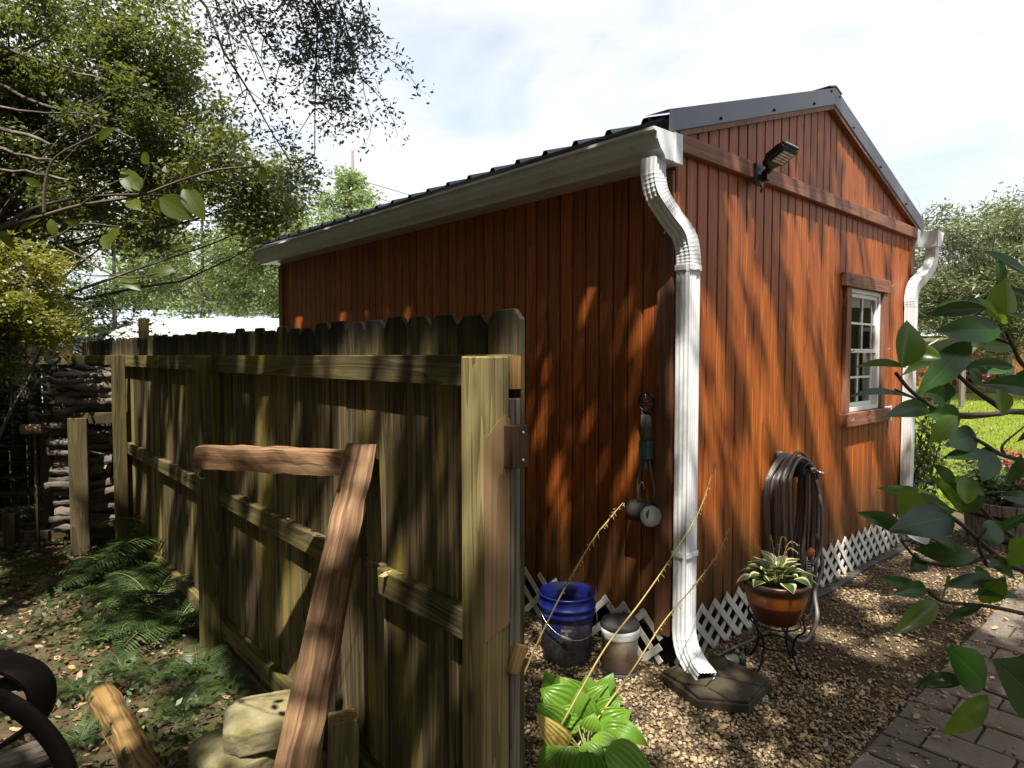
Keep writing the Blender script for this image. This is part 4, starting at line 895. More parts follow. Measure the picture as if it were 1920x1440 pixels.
small_plant('coleus_plant', 'pink and red leaved coleus at the foot of the far fence', 'plant', (17.6, 25.6, .35), .7, 1.0, 26, .26, 'pinkleaf', 100)
p = shed_xyz(3.95, .15)
small_plant('rose_bush', 'thin leafy bush with red blooms against the right corner of the shed', 'bush', (p.x + .15, p.y + .25, 0), .42, 1.45, 95, .065, 'shrubleaf', 101, 'shrubs beside the shed', 'redflower', 4)
small_plant('shrub', 'low dark shrub behind the rose bush beside the lawn', 'bush', (5.3, 7.0, 0), .5, .62, 40, .06, 'shrubleaf', 102, 'shrubs beside the shed', 'redflower', 6)
small_plant('shrub', 'small flowering shrub by the lawn edge behind the barrel planter', 'bush', (6.2, 7.5, 0), .5, .55, 36, .06, 'shrubleaf', 103, 'shrubs beside the shed', 'redflower', 8)
pb = (4.25, 5.62, 0)
bp = thing('barrel_planter', 'weathered half barrel planter at the right, filled with flowers', 'planter', pb)
mb = MB()
for i in range(18):
    a = 2 * math.pi * i / 18; m_ = Matrix.Rotation(a, 3, 'Z'); w0, w1 = .083, .098
    P0 = [m_ @ Vector((.225 + d, s * w0 / 2, 0)) for d in (0, .025) for s in (-1, 1)]; P1 = [m_ @ Vector((.275 + d, s * w1 / 2, .40)) for d in (0, .025) for s in (-1, 1)]
    off = Vector((i * 3.1, i * 1.7, i * .9)); mb.add(P0 + P1, [(0, 1, 3, 2), (4, 6, 7, 5), (0, 4, 5, 1), (2, 3, 7, 6), (0, 2, 6, 4), (1, 5, 7, 3)], 0, [Vector((q.x, q.y, q.z)) + off for q in P0 + P1])
mb.build('staves', M['rackwood'] if 0 else M['greywood'], bp, .002)
for z in (.08, .28):
    mb = MB(); r = .252 + z * .125; mb.lathe([(r, z), (r + .003, z), (r + .006, z + .03), (r + .003, z + .03)], (0, 0, 0), 28); mb.build('hoop', M['rust'], bp)
mb = MB(); mb.lathe([(.268, .36), (0, .37)], (0, 0, 0), 20); mb.build('soil', M['soil'], bp)
small_plant('flowering_plant', 'leafy plant with red flowers growing in the barrel planter', 'plant', (pb[0], pb[1], .36), .24, .38, 34, .06, 'shrubleaf', 104, None, 'redflower', 6)
# the house across the lawn whose porch shows only in the shed's window
ph = thing('porch_house', 'tan house with white porch trim, mirrored in the shed window', 'house', (9.6, 5.2, 0), R(-6))
M['tan'] = plain('tan siding', (.20, .17, .13), .8); mb = MB(); mb.box((2.2, 0, 1.5), (.2, 9, 3.)); mb.build('wall', M['tan'], ph)
for y in (-3, -.6, 1.6, 3.6):
    mb = MB(); mb.box((0, y, 1.25), (.14, .14, 2.5)); mb.build('column', M['window'], ph)
    mb = MB(); mb.box((2.07, y + .9, 1.4), (.06, 1., 1.7)); w = mb.build('window', M['window'], ph); mb = MB(); mb.box((2.03, y + .9, 1.4), (.03, .84, 1.54)); mb.build('pane', M['darkmetal'], w)
mb = MB(); mb.box((-.15, 0, 2.62), (.08, 9.4, .22)); mb.build('fascia', M['window'], ph)
mb = MB(); mb.prism([(-.3, -4.9, 2.75), (-.3, 4.9, 2.75), (4, 4.9, 4.2), (4, -4.9, 4.2)], (0, 0, .1)); mb.build('roof', M['shingle'], ph)

# ================================================================== leaves built one by one
PR_CAM = [(0, .0), (.08, .42), (.25, .86), (.42, 1), (.6, .90), (.78, .58), (.9, .25), (.97, .07), (1, 0)]
PR_HOS = [(0, .30), (.05, .74), (.18, 1), (.35, .98), (.55, .82), (.75, .52), (.9, .2), (.97, .06), (1, 0)]
PR_VAR = [(0, .12), (.1, .5), (.3, .95), (.45, 1), (.65, .78), (.85, .34), (.95, .1), (1, 0)]
PR_LIN = [(0, .3), (.15, .9), (.5, 1), (.8, .6), (1, 0)]
def blade(mb, base, tip, nrm, w, prof, bend=.08, fold=.2, n=9, m=4, rib=0, amp=0., curl=0., mat=0):
    base, tip, nrm = Vector(base), Vector(tip), Vector(nrm); ax = tip - base; L = ax.length; d = ax.normalized()
    nrm = (nrm - d * nrm.dot(d)).normalized(); sd = d.cross(nrm); xs = [p[0] for p in prof]; ys = [p[1] for p in prof]
    vs = []; gc = []; r = random.random()
    for i in range(n):
        u = i / (n - 1); c = base + ax * u + nrm * (bend * L * 4 * u * (1 - u)); hw = w / 2 * float(np.interp(u, xs, ys))
        for j in range(m + 1):
            v = -1 + 2 * j / m; h = fold * abs(v) * hw + curl * v * v * hw
            if rib: h += amp * math.cos(v * rib * math.pi) * min(1, hw / (w * .3)) * math.sin(math.pi * min(1, u * 1.1 + .02))
            vs.append(c + sd * (v * hw) + nrm * h); gc.append((u, v, r))
    k = m + 1; fs = [(i * k + j, i * k + j + 1, (i + 1) * k + j + 1, (i + 1) * k + j) for i in range(n - 1) for j in range(m)]
    return mb.add(vs, fs, mat, gc, r, True)

# ---- camellia in the right foreground
random.seed(17)
cam_root = (1.50, 1.28, 0)
cb = thing('camellia_bush', 'dark glossy camellia reaching in from the right foreground', 'bush', cam_root)
br = MB(); o = Vector(cam_root)
def cpt(p): return at(p[0], p[1], p[2]) - o
stem = [(0, 0, -.1), (-.02, .01, .5), (.02, -.02, 1.0), (-.03, .0, 1.5), (-.1, .02, 2.0)]
br.tube(stem, [.03, .027, .022, .016, .008], 8)
BR = [   # pixel, pixel, depth of each knot; the first knots lie outside the picture on the stem
    ([(2300, 905, 1.33), (2000, 790, 1.25), (1905, 772, 1.2), (1875, 775, 1.18), (1800, 778, 1.14), (1755, 765, 1.1), (1710, 735, 1.06), (1680, 700, 1.03)], .0065),
    ([(1890, 774, 1.2), (1820, 725, 1.2), (1765, 670, 1.18)], .0055), ([(1880, 776, 1.2), (1800, 782, 1.17), (1740, 758, 1.12), (1678, 730, 1.08)], .004),
    ([(2200, 950, 1.3), (1990, 880, 1.2), (1885, 855, 1.15), (1850, 835, 1.13), (1790, 800, 1.12)], .0055), ([(1885, 855, 1.15), (1880, 835, 1.15), (1920, 800, 1.16)], .003),
    ([(2250, 820, 1.35), (2000, 720, 1.22), (1925, 690, 1.18), (1900, 650, 1.15), (1885, 620, 1.14)], .006), ([(1900, 645, 1.15), (1830, 625, 1.2), (1780, 615, 1.2)], .0035), ([(1895, 600, 1.15), (1872, 570, 1.14), (1855, 565, 1.14), (1850, 575, 1.14)], .0035),
    ([(2250, 1140, 1.25), (2000, 1090, 1.12), (1900, 1062, 1.08), (1860, 1035, 1.06), (1805, 985, 1.05), (1770, 960, 1.04)], .0065), ([(1865, 1040, 1.06), (1790, 1060, 1.05), (1725, 1050, 1.05), (1690, 1015, 1.04)], .004),
    ([(1850, 1060, 1.06), (1835, 1020, 1.05), (1850, 990, 1.05)], .0035), ([(2200, 1220, 1.2), (1980, 1165, 1.08), (1860, 1138, 1.04), (1770, 1128, 1.02), (1735, 1105, 1.02)], .0045), ([(2250, 1380, 1.15), (1990, 1340, 1.02), (1860, 1298, .98), (1810, 1275, .97)], .0045),
    ([(2000, 1100, 1.12), (1930, 1030, 1.14), (1870, 985, 1.14), (1830, 940, 1.14), (1800, 905, 1.14)], .005), ([(2000, 950, 1.2), (1900, 925, 1.16), (1840, 925, 1.15)], .004)]
for pts, r in BR:
    P = smooth_path([cpt(p) for p in pts], 24)
    if pts[0][0] > 2100: P = [Vector((0, 0, max(.3, P[0].z - .25)))] + P
    br.tube(P, [r * .78 * (1.3 - .75 * i / len(P)) for i in range(len(P))], 6)
br.build('branch', M['twig'], cb)
LV = MB()
# base pixel, tip pixel, width share, depth, roll (which way the blade faces), bend
CAM = [((1765, 672), (1690, 655), .62, 1.04, 90), ((1700, 690), (1600, 690), .42, 1.03, 25), ((1705, 745), (1590, 745), .22, 1.06, 10), ((1690, 690), (1700, 600), .80, 1.02, 88),
    ((1850, 578), (1735, 590), .40, 1.15, 70), ((1890, 590), (1745, 575), .24, 1.2, 15), ((1878, 620), (1750, 622), .42, 1.13, 75), ((1885, 608), (1885, 520), .75, 1.1, 85), ((1880, 600), (1830, 560), .34, 1.14, 60),
    ((1875, 545), (1865, 475), .45, 1.16, 60), ((1930, 520), (1840, 470), .35, 1.12, 50), ((1960, 540), (1865, 490), .3, 1.1, 40), ((1940, 570), (1880, 540), .5, 1.2, 55), ((1930, 600), (1890, 590), .55, 1.12, 40),
    ((1820, 640), (1715, 745), .36, 1.12, 70), ((1825, 635), (1690, 705), .16, 1.16, 20), ((1900, 655), (1810, 645), .42, 1.18, 60), ((1905, 690), (1795, 690), .45, 1.15, 60), ((1940, 690), (1890, 730), .55, 1.2, 70),
    ((1840, 720), (1815, 690), .75, 1.16, 80), ((1875, 730), (1880, 780), .8, 1.05, 65), ((1950, 735), (1840, 720), .5, 1.1, 75), ((1770, 755), (1765, 710), .9, 1.1, 60), ((1770, 750), (1735, 735), .8, 1.08, 75),
    ((1740, 765), (1655, 782), .30, 1.04, 70), ((1800, 790), (1725, 770), .55, 1.10, 75), ((1795, 780), (1740, 830), .55, 1.08, 85), ((1830, 815), (1770, 835), .55, 1.12, 75), ((1855, 850), (1765, 860), .38, 1.12, 45), ((1855, 840), (1840, 905), .62, 1.12, 70),
    ((1890, 905), (1915, 850), .55, 1.08, 75), ((1960, 790), (1905, 830), .3, 1.1, 60), ((1790, 960), (1645, 915), .36, 1.12, 35), ((1790, 905), (1750, 870), .55, 1.1, 80), ((1805, 965), (1735, 885), .32, 1.1, 40),
    ((1812, 945), (1805, 890), .95, 1.07, 88), ((1805, 950), (1775, 885), .85, 1.12, 80), ((1790, 970), (1665, 995), .42, 1.03, 55), ((1720, 990), (1680, 915), .70, 1.06, 85), ((1690, 985), (1605, 960), .36, 1.04, 75), ((1690, 1000), (1650, 985), .5, 1.05, 70),
    ((1790, 975), (1695, 975), .42, 1.08, 65), ((1830, 1045), (1710, 1030), .42, 1.04, 80), ((1800, 1035), (1745, 1010), .4, 1.03, 40), ((1840, 1010), (1880, 985), .85, 1.06, 70), ((1860, 1000), (1935, 960), .3, 1.1, 50), ((1850, 1030), (1815, 1000), .7, 1.08, 75),
    ((1725, 1045), (1705, 1075), .6, 1.06, 60), ((1885, 1060), (1960, 1000), .45, 1.05, 70), ((1900, 1080), (1850, 1060), .65, 1.03, 40), ((1870, 1085), (1765, 1100), .34, 1.02, 40), ((1850, 1095), (1830, 1060), .8, 1.05, 80), ((1840, 1130), (1885, 1080), .7, 1.04, 70), ((1910, 1120), (1820, 1115), .25, 1.02, 20),
    ((1735, 1105), (1645, 1082), .30, 1.02, 70), ((1735, 1100), (1672, 1115), .35, 1.02, 60), ((1758, 1128), (1672, 1190), .42, 1.0, 60), ((1845, 1135), (1770, 1165), .28, 1.02, 40), ((1765, 1120), (1775, 1080), .5, 1.04, 70),
    ((1848, 1288), (1770, 1212), .62, .96, 75), ((1808, 1272), (1714, 1282), .38, .95, 45), ((1815, 1270), (1750, 1290), .25, .97, 60), ((1852, 1302), (1765, 1378), .50, .94, 85), ((1935, 1310), (1858, 1235), .68, .95, 75), ((1960, 1240), (1870, 1255), .6, .96, 80),
    ((1935, 1010), (1890, 1030), .7, 1.1, 60), ((1935, 940), (1870, 930), .5, 1.15, 55), ((1940, 870), (1890, 900), .45, 1.12, 65), ((1925, 640), (1960, 600), .6, 1.15, 70), ((1920, 700), (1975, 660), .6, 1.18, 70), ((1845, 925), (1780, 900), .4, 1.13, 50), ((1845, 930), (1800, 960), .5, 1.13, 60)]
for (b, e, w, Y, roll) in CAM:
    B = cpt((b[0], b[1], Y + random.uniform(-.02, .02))); E_ = cpt((e[0], e[1], Y + random.uniform(-.05, .04))); L = (E_ - B).length
    ax = (E_ - B).normalized(); face = Vector((0, -1, .12)); upv = Vector((0, -.25, 1)); a = R(roll)
    nrm = upv * math.cos(a) + face * math.sin(a) + Vector((random.uniform(-.2, .2), 0, random.uniform(-.15, .15)))
    if b[1] < 640 and roll > 80: nrm = -nrm          # these two show their pale backs to the lens
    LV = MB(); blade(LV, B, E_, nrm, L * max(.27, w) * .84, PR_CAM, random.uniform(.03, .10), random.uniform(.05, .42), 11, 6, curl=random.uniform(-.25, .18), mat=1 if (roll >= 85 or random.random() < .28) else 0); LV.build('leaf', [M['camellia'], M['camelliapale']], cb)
# more leaves on the part of the bush outside the frame, which shades the rest
LV = MB(); cnt = 0
while cnt < 190:
    z = random.uniform(.45, 2.15); a = random.uniform(0, 6.28); rr_ = random.uniform(.05, .5); B = Vector((math.cos(a) * rr_, math.sin(a) * rr_, z)); wp = B + o
    if wp.y < .15 or wp.x / wp.y < .97: continue
    E_ = B + Vector((random.uniform(-1, 1), random.uniform(-1, 1), random.uniform(-.6, .3))).normalized() * random.uniform(.07, .10)
    if (E_ + o).x / max(.1, (E_ + o).y) < .90: continue
    blade(LV, B, E_, Vector((random.uniform(-.5, .5), random.uniform(-.8, .2), 1)), .042, PR_CAM, .06, .15, 7, 4); cnt += 1
tag(LV.build('foliage', M['camellia'], cb), None, None, None, 'stuff')

# ---- sapling branch at upper left
random.seed(23)
sp = thing('sapling', 'thin leaning sapling branch with large yellow green leaves at the upper left', 'sapling', (-1.75, 1.35, 0)); o2 = Vector(sp.location)
def spt(p): return at(*p) - o2
mb = MB()
for pts, r in (([(-280, 640, 1.55), (-60, 470, 1.6), (0, 430, 1.6), (80, 405, 1.6), (150, 385, 1.62), (260, 367, 1.64), (335, 340, 1.65), (410, 318, 1.66), (490, 312, 1.68)], .0044), ([(-60, 475, 1.6), (40, 402, 1.66), (120, 376, 1.68), (230, 365, 1.7), (360, 368, 1.72)], .0042),
               ([(82, 405, 1.6), (84, 350, 1.6), (100, 300, 1.6), (150, 268, 1.6), (215, 240, 1.6)], .0034), ([(262, 366, 1.64), (270, 340, 1.63), (280, 310, 1.62)], .002), ([(150, 385, 1.62), (200, 350, 1.6), (230, 335, 1.6)], .002), ([(-200, 560, 1.6), (-40, 448, 1.62), (90, 447, 1.62), (150, 420, 1.62), (220, 425, 1.62)], .003), ([(90, 447, 1.62), (150, 480, 1.6), (230, 520, 1.58), (330, 505, 1.6)], .0026), ([(335, 340, 1.66), (360, 300, 1.66), (375, 270, 1.66)], .0018)):
    P = smooth_path([spt(p) for p in pts], 24); mb.tube(P, [r * (1.2 - .7 * i / len(P)) for i in range(len(P))], 6)
    if pts[0][0] < -150: q0 = P[0]; mb.tube([Vector((0, 0, -.05)), Vector((-.02, 0, .8)), Vector((.03, .02, 1.3)), q0], [.013, .011, .009, .007], 7)
mb.build('branch', M['twig'], sp)
mb = MB()
for b, e, w, Y in (((262, 362), (228, 315), .55, 1.63), ((262, 358), (255, 330), .6, 1.62), ((300, 370), (365, 412), .62, 1.65), ((345, 350), (385, 415), .50, 1.66), ((340, 345), (365, 375), .7, 1.66), ((280, 308), (268, 285), .6, 1.62), ((80, 350), (40, 332), .42, 1.6), ((185, 262), (215, 240), .5, 1.6), ((175, 258), (195, 275), .45, 1.6), ((80, 407), (35, 432), .42, 1.6), ((95, 410), (105, 448), .5, 1.6), ((150, 420), (120, 415), .55, 1.62), ((240, 375), (265, 395), .55, 1.64), ((295, 372), (300, 402), .5, 1.66), ((400, 320), (415, 345), .5, 1.66), ((490, 312), (500, 345), .45, 1.68), ((355, 300), (372, 325), .5, 1.66), ((225, 425), (200, 465), .5, 1.62), ((230, 520), (265, 545), .5, 1.6), ((330, 505), (275, 520), .4, 1.6), ((335, 503), (360, 515), .5, 1.6), ((490, 312), (470, 300), .45, 1.68), ((0, 430), (30, 470), .4, 1.6), ((195, 440), (205, 470), .5, 1.6)):
    B, E_ = spt((*b, Y)), spt((*e, Y + random.uniform(-.03, .03))); L = (E_ - B).length
    mb = MB(); blade(mb, B, E_, Vector((random.uniform(-.3, .3), -1, random.uniform(-.2, .7))), L * w, PR_CAM, .06, .15, 9, 4); mb.build('leaf', M['saplingleaf'], sp)

# ---- lime hosta behind the fence end
random.seed(29)
hp = (.30, 2.58, 0)
ho = thing('hosta', 'bright lime green ribbed hosta growing in the gravel at the end of the fence', 'plant', hp)
st = MB(); lf = MB(); ly = MB(); ho_o = Vector(hp)
HL = [((1075, 1330), (1012, 1285), 1.05, 2.72, .3), ((1085, 1320), (1050, 1262), 1.0, 2.78, .2), ((1105, 1330), (1098, 1258), .95, 2.85, .2), ((1100, 1345), (1140, 1275), .95, 2.78, .3), ((1095, 1360), (1085, 1285), 1.05, 2.70, .6),
      ((1060, 1370), (1005, 1310), .8, 2.6, .5), ((1120, 1365), (1185, 1325), .8, 2.70, .4), ((1140, 1360), (1218, 1395), .62, 2.62, .4), ((1110, 1385), (1190, 1440), .65, 2.5, .5), ((1095, 1395), (1135, 1455), .8, 2.42, .5),
      ((1075, 1400), (1060, 1480), .8, 2.38, .5), ((1050, 1400), (1005, 1440), .8, 2.42, .5), ((1105, 1370), (1115, 1330), .9, 2.62, .5), ((1130, 1350), (1160, 1390), .7, 2.66, .3), ((1100, 1410), (1105, 1520), .8, 2.3, .6), ((1140, 1400), (1230, 1500), .7, 2.4, .5), ((1090, 1350), (1030, 1335), .9, 2.68, .4), ((1120, 1345), (1165, 1300), .85, 2.74, .35), ((1130, 1375), (1200, 1370), .7, 2.6, .45), ((1085, 1400), (1100, 1450), .85, 2.46, .6), ((1060, 1385), (1015, 1375), .8, 2.52, .5), ((1070, 1345), (1020, 1250), .9, 2.85, .2), ((1120, 1330), (1150, 1255), .8, 2.86, .2)]
for b, e, w, Y, tl in HL:
    B, E_ = at(*b, Y) - ho_o, at(*e, Y + (.02 if e[1] < b[1] else -.06)) - ho_o; L = (E_ - B).length
    up = Vector((0, -tl, 1)) if e[1] > b[1] else Vector((0, -1, .5))
    lf = MB(); blade(lf, B, E_ + Vector((0, 0, -.015)), up + Vector((random.uniform(-.2, .2), 0, 0)), max(.09, L * w * .92), PR_HOS, .16, .12, 14, 28, 6.5, .0030, -.10); lf.build('leaf', M['hosta'], ho)
    st.tube(smooth_path([(random.uniform(-.03, .03), random.uniform(-.03, .03), 0), Vector((B.x * .45, B.y * .45, B.z * .6)), B], 10), .004, 6)
B, E_ = at(1060, 1385, 2.45) - ho_o, at(1002, 1310, 2.42) - ho_o
blade(ly, at(1062, 1400, 2.45) - ho_o, at(1003, 1335, 2.43) - ho_o, Vector((-.1, -1, .5)), .10, PR_HOS, .12, .2, 14, 26, 6., .0025, -.15)
o_ = ly.build('leaf', M['hostayellow'], ho); tag(o_, 'yellowing leaf of the hosta, its brown tip toward the fence')
st.build('stem', M['stalkgreen'], ho)
for pts, a0 in (([(968, 1300, 2.60), (1008, 1205, 2.64), (1055, 1110, 2.68), (1110, 1015, 2.72), (1145, 970, 2.76), (1168, 943, 2.8)], .45), ([(1080, 1310, 2.6), (1135, 1215, 2.66), (1200, 1130, 2.74), (1262, 1040, 2.82), (1310, 960, 2.88), (1338, 880, 2.92), (1341, 868, 2.92)], .45), ([(1140, 1320, 2.72), (1190, 1250, 2.8), (1245, 1165, 2.88), (1300, 1100, 2.95), (1345, 1040, 3.0), (1368, 990, 3.04)], .4)):
    mb = MB(); P = smooth_path([at(*p) - ho_o for p in pts], 60); dr = (P[3] - P[0]).normalized(); base = P[0] - dr * min(.4, max(.05, P[0].z / max(.35, dr.z))); base.z = max(0., base.z); P = [base.lerp(P[0], q / 6) for q in range(6)] + P; n = len(P)
    mb.tube(P, [.0045 - .003 * i / n for i in range(n)], 6)
    for i in range(int(n * a0), n, 1):
        d = Vector((random.uniform(-1, 1), random.uniform(-1, .3), random.uniform(-.9, .3))).normalized(); l = random.uniform(.008, .022)
        mb.tube([P[i], P[i] + d * l * .6, P[i] + d * l + Vector((0, 0, -.006))], [.0014, .0012, .002], 4)
    mb.build('flower_stalk', M['stalk'], ho)

# ---- pot on its stand with the variegated hosta
pc = Vector((1.395, 3.415, 0))
ps = thing('plant_stand', 'black wrought iron plant stand under the striped pot', 'plant stand', pc)
for a in (35, 125, 215, 305):
    d = Vector((math.cos(R(a)), math.sin(R(a)), 0)); mb = MB()
    mb.tube(smooth_path([d * .15 + Z_ * .31, d * .165 + Z_ * .25, d * .12 + Z_ * .20, d * .10 + Z_ * .12, d * .135 + Z_ * .03, d * .165 + Z_ * .006, d * .185 + Z_ * .02, d * .178 + Z_ * .04], 30), .0055, 6); mb.build('leg', M['iron'], ps)
mb = MB()
for r, z in ((.125, .245), (.098, .13)): mb.tube([(r * math.cos(i * .2618), r * math.sin(i * .2618), z) for i in range(25)], .0045, 6)
mb.build('ring', M['iron'], ps)
po = thing('flower_pot', 'glazed flower pot banded in brown, orange and dark red on the iron stand', 'flower pot', pc + Z_ * .252)
mb = MB(); mb.lathe([(.0, .0), (.10, 0), (.108, .006), (.108, .022), (.118, .034), (.142, .09), (.158, .15), (.164, .19), (.172, .196), (.176, .212), (.172, .224), (.160, .222), (.155, .19), (.14, .17)], (0, 0, 0), 48); mb.build('pot_body', M['pot'], po)
mb = MB(); mb.lathe([(.152, .188), (0, .195)], (0, 0, 0), 24); mb.build('soil', M['soil'], po)
random.seed(31)
vh = thing('hosta', 'cream edged variegated hosta planted in the striped pot', 'plant', pc + Z_ * .44); mb = MB(); stt = MB()
for i in range(40):
    a = i * 2.39996 + random.uniform(-.25, .25); t_ = (i + .5) / 46; el = R(42 - 42 * t_ + random.uniform(-9, 9)); L = random.uniform(.10, .135) * (.8 + .3 * t_)
    d = Vector((math.cos(a) * math.cos(el), math.sin(a) * math.cos(el), math.sin(el))); b0 = Vector((math.cos(a) * .075 * t_, math.sin(a) * .075 * t_, .025 + .04 * (1 - t_))) + d * .03
    e0 = b0 + d * L + Z_ * (-.05 * t_ * t_); n_ = Vector((-math.cos(a) * math.sin(el), -math.sin(a) * math.sin(el), math.cos(el))) + Z_ * .25
    blade(mb, b0, e0, n_, L * random.uniform(.58, .72), PR_VAR, random.uniform(.05, .14), .22, 10, 8, curl=.1); stt.tube([(math.cos(a) * .02, math.sin(a) * .02, -.01), b0], .0028, 5)
mb.build('leaf', M['varhosta'], vh); stt.build('stem', M['stalkgreen'], vh)
for dx, dy, h in ((-.03, -.02, .27), (.02, .01, .25), (.045, 0, .23), (-.06, .03, .2), (.03, -.03, .21)):
    mb = MB(); P = smooth_path([(dx * .3, dy * .3, .0), (dx * .7, dy, h * .6), (dx * 1.5, dy * 1.5, h), (dx * 2.2 + .02, dy * 2, h - .02)], 20); mb.tube(P, .0018, 5)
    for i in range(8, len(P)): mb.tube([P[i], P[i] + Vector((random.uniform(-.012, .012), random.uniform(-.012, .012), random.uniform(-.012, .004)))], .0013, 4)
    mb.build('flower_stalk', M['stalk'], vh)

# ================================================================== objects round the shed
random.seed(41)
# hose on its hanger
hh = thing('hose_hanger', 'black metal hose hanger screwed to the front of the shed', 'hose hanger', shed_xyz(1.20, 0, .90), AZ)
mb = MB(); mb.box((0, -.008, .01), (.10, .012, .16)); mb.build('plate', M['darkmetal'], hh, .003)
mb = MB(); V = []
for y in (-.014, -.17):
    for i in range(9): a = R(20 + 140 * i / 8); V.append((math.cos(a) * .10, y, math.sin(a) * .085 - .02))
mb.add(V + [(x, y, z - .006) for x, y, z in V], [(i, i + 1, 10 + i, 9 + i) for i in range(8)] + [(18 + i, 27 + i, 28 + i, 19 + i) for i in range(8)]); mb.build('saddle', M['darkmetal'], hh)
mb = MB()
for rr, zz in ((.075, .055), (.05, .03)): mb.tube([(rr * math.cos(R(10 + 160 * i / 14)), -.178, zz * 1.4 * math.sin(R(10 + 160 * i / 14))) for i in range(15)], .005, 6)
mb.tube([(-.09, -.178, .01), (-.03, -.18, .045), (0, -.18, .02), (.03, -.18, .045), (.09, -.178, .01)], .005, 6); mb.build('scroll', M['darkmetal'], hh)
ho_c = Vector(shed_xyz(1.20, 0, .88)); hs = thing('garden_hose', 'grey garden hose hanging in long loops on the hanger', 'hose', ho_c, AZ)
mb = MB()
for i in range(13):
    y = -.028 - .0175 * (i % 7) - random.uniform(0, .006); w = random.uniform(.205, .25); h = random.uniform(.58, .80) + .025 * i; tp = .085 + .03 * (i // 7) + random.uniform(0, .05); sh = random.uniform(-.03, .03); dy = random.uniform(-.05, .02); P = []
    for k in range(37):
        a = 2 * math.pi * k / 36; s = math.sin(a); c = math.cos(a)
        ww = w if s < -.1 else w * (1 - .38 * (s + .1) / 1.1)
        z = tp - .026 + .026 * s if s > .75 else None
        P.append((c * ww + sh * (1 - s) / 2, y + dy * (1 - s) / 2, (tp * s if s > 0 else h * s)))
    mb.tube(P, .0118, 8, cap=False)
mb.build('coil', M['rubber'], hs)
mb = MB(); L_ = lambda px, py, Y: (Matrix.Rotation(-AZ, 3, 'Z') @ (at(px, py, Y) - ho_c))
mb.tube(smooth_path([L_(1530, 1000, 4.0), L_(1542, 1060, 3.95), L_(1528, 1110, 3.85), L_(1532, 1160, 3.75), L_(1510, 1202, 3.62), L_(1480, 1192, 3.62), L_(1463, 1170, 3.66), L_(1440, 1165, 3.72)], 40), .0125, 8)
mb.tube(smooth_path([L_(1522, 1060, 3.9), L_(1538, 1030, 3.95), L_(1541, 960, 4.0), L_(1530, 900, 4.1)], 24), .0118, 8); mb.build('tail', M['rubber'], hs)
mb = MB(); mb.tube([L_(1518, 880, 4.05), L_(1528, 882, 4.02)], .016, 10); mb.tube([L_(1528, 882, 4.02), L_(1545, 890, 3.98)], .011, 10); mb.build('coupling', M['chrome'], hs)
mb = MB(); mb.tube([L_(1514, 1042, 3.85), L_(1524, 1030, 3.86)], .018, 10); mb.build('connector', M['orange'], hs)
mb = MB(); mb.tube([L_(1516, 1052, 3.84) + Vector((.012 * math.cos(i * .9), .012 * math.sin(i * .9), -.0022 * i)) for i in range(44)], .0028, 5); mb.build('spring_guard', M['chrome'], hs)
# bucket
bc = (.300, 3.52, 0); bk = thing('bucket', 'scuffed blue plastic bucket standing by the left wall of the shed', 'bucket', bc, R(-70))
mb = MB(); mb.lathe([(0, 0), (.128, 0), (.131, .004), (.141, .255)], n=48); mb.build('bucket_body', M['bluedirty'], bk)
mb = MB(); mb.lathe([(.141, .255), (.152, .258), (.154, .272), (.149, .277), (.150, .300), (.157, .303), (.157, .312), (.150, .315), (.151, .362), (.156, .366), (.154, .372), (.147, .370), (.137, .26), (.127, .008), (0, .008)], n=48); mb.build('rim', M['blue'], bk)
mb = MB(); P = [(.158 * math.cos(R(a)), .158 * math.sin(R(a)), .285 - .13 * math.sin(R(a + 90 + 90) * 1.) ** 2 * (1 if 1 else 0)) for a in range(-90, 91, 9)]
P = [(.150 + .02 * math.sin(R(a + 90)) if 0 else .162 * math.cos(R(a)) + .004, .160 * math.sin(R(a)), .285 - .12 * math.cos(R(a))) for a in range(-90, 91, 9)]
mb.tube(P, .0022, 6); hd_ = mb.build('handle', M['chrome'], bk)
mb = MB(); mb.tube(P[6:9], .008, 10); mb.build('grip', M['discgrey'], hd_)
M['faded'] = plain('faded white print', (.26, .24, .22), .7, var=.4)
mb = MB()
for a0, z0, z1, w in ((-26, .20, .213, .055), (-26, .155, .20, .016)):
    for k in range(4):
        for q in (0,):
            A = [R(a0 + (k - 2) * w / .14 / 4 * 57.3), R(a0 + (k - 1) * w / .14 / 4 * 57.3)]; rr = lambda z: .1318 + z * .0398
            mb.add([(rr(z) * math.cos(a), rr(z) * math.sin(a), z) for z in (z0, z1) for a in A], [(0, 1, 3, 2)])
mb.build('letter_print', M['faded'], bk)
# pedal bin
bn = thing('pedal_bin', 'small steel pedal bin with a black lid over a white bag', 'bin', (.562, 3.36, 0), R(-130))
mb = MB(); mb.lathe([(0, .02), (.093, .02), (.093, .235)], n=40); mb.build('bin_body', M['steel'], bn)
mb = MB(); mb.lathe([(0, 0), (.097, 0), (.099, .02), (.094, .026)], n=40); mb.build('base', M['charcoal'], bn)
mb = MB(); mb.lathe([(.0945, .195), (.099, .20), (.097, .212), (.102, .226), (.100, .245), (.094, .248)], n=48, wob=.05); mb.build('bag_cuff', M['bag'], bn)
mb = MB(); mb.lathe([(.101, .246), (.103, .256), (.097, .272), (.07, .286), (.035, .291), (0, .292)], n=40); mb.box((-.098, 0, .262), (.03, .05, .024)); mb.build('lid', M['charcoal'], bn)
mb = MB(); mb.box((.115, .0, .018), (.05, .05, .010), Matrix.Rotation(R(12), 3, 'Y')); mb.build('pedal', M['darkmetal'], bn, .004)
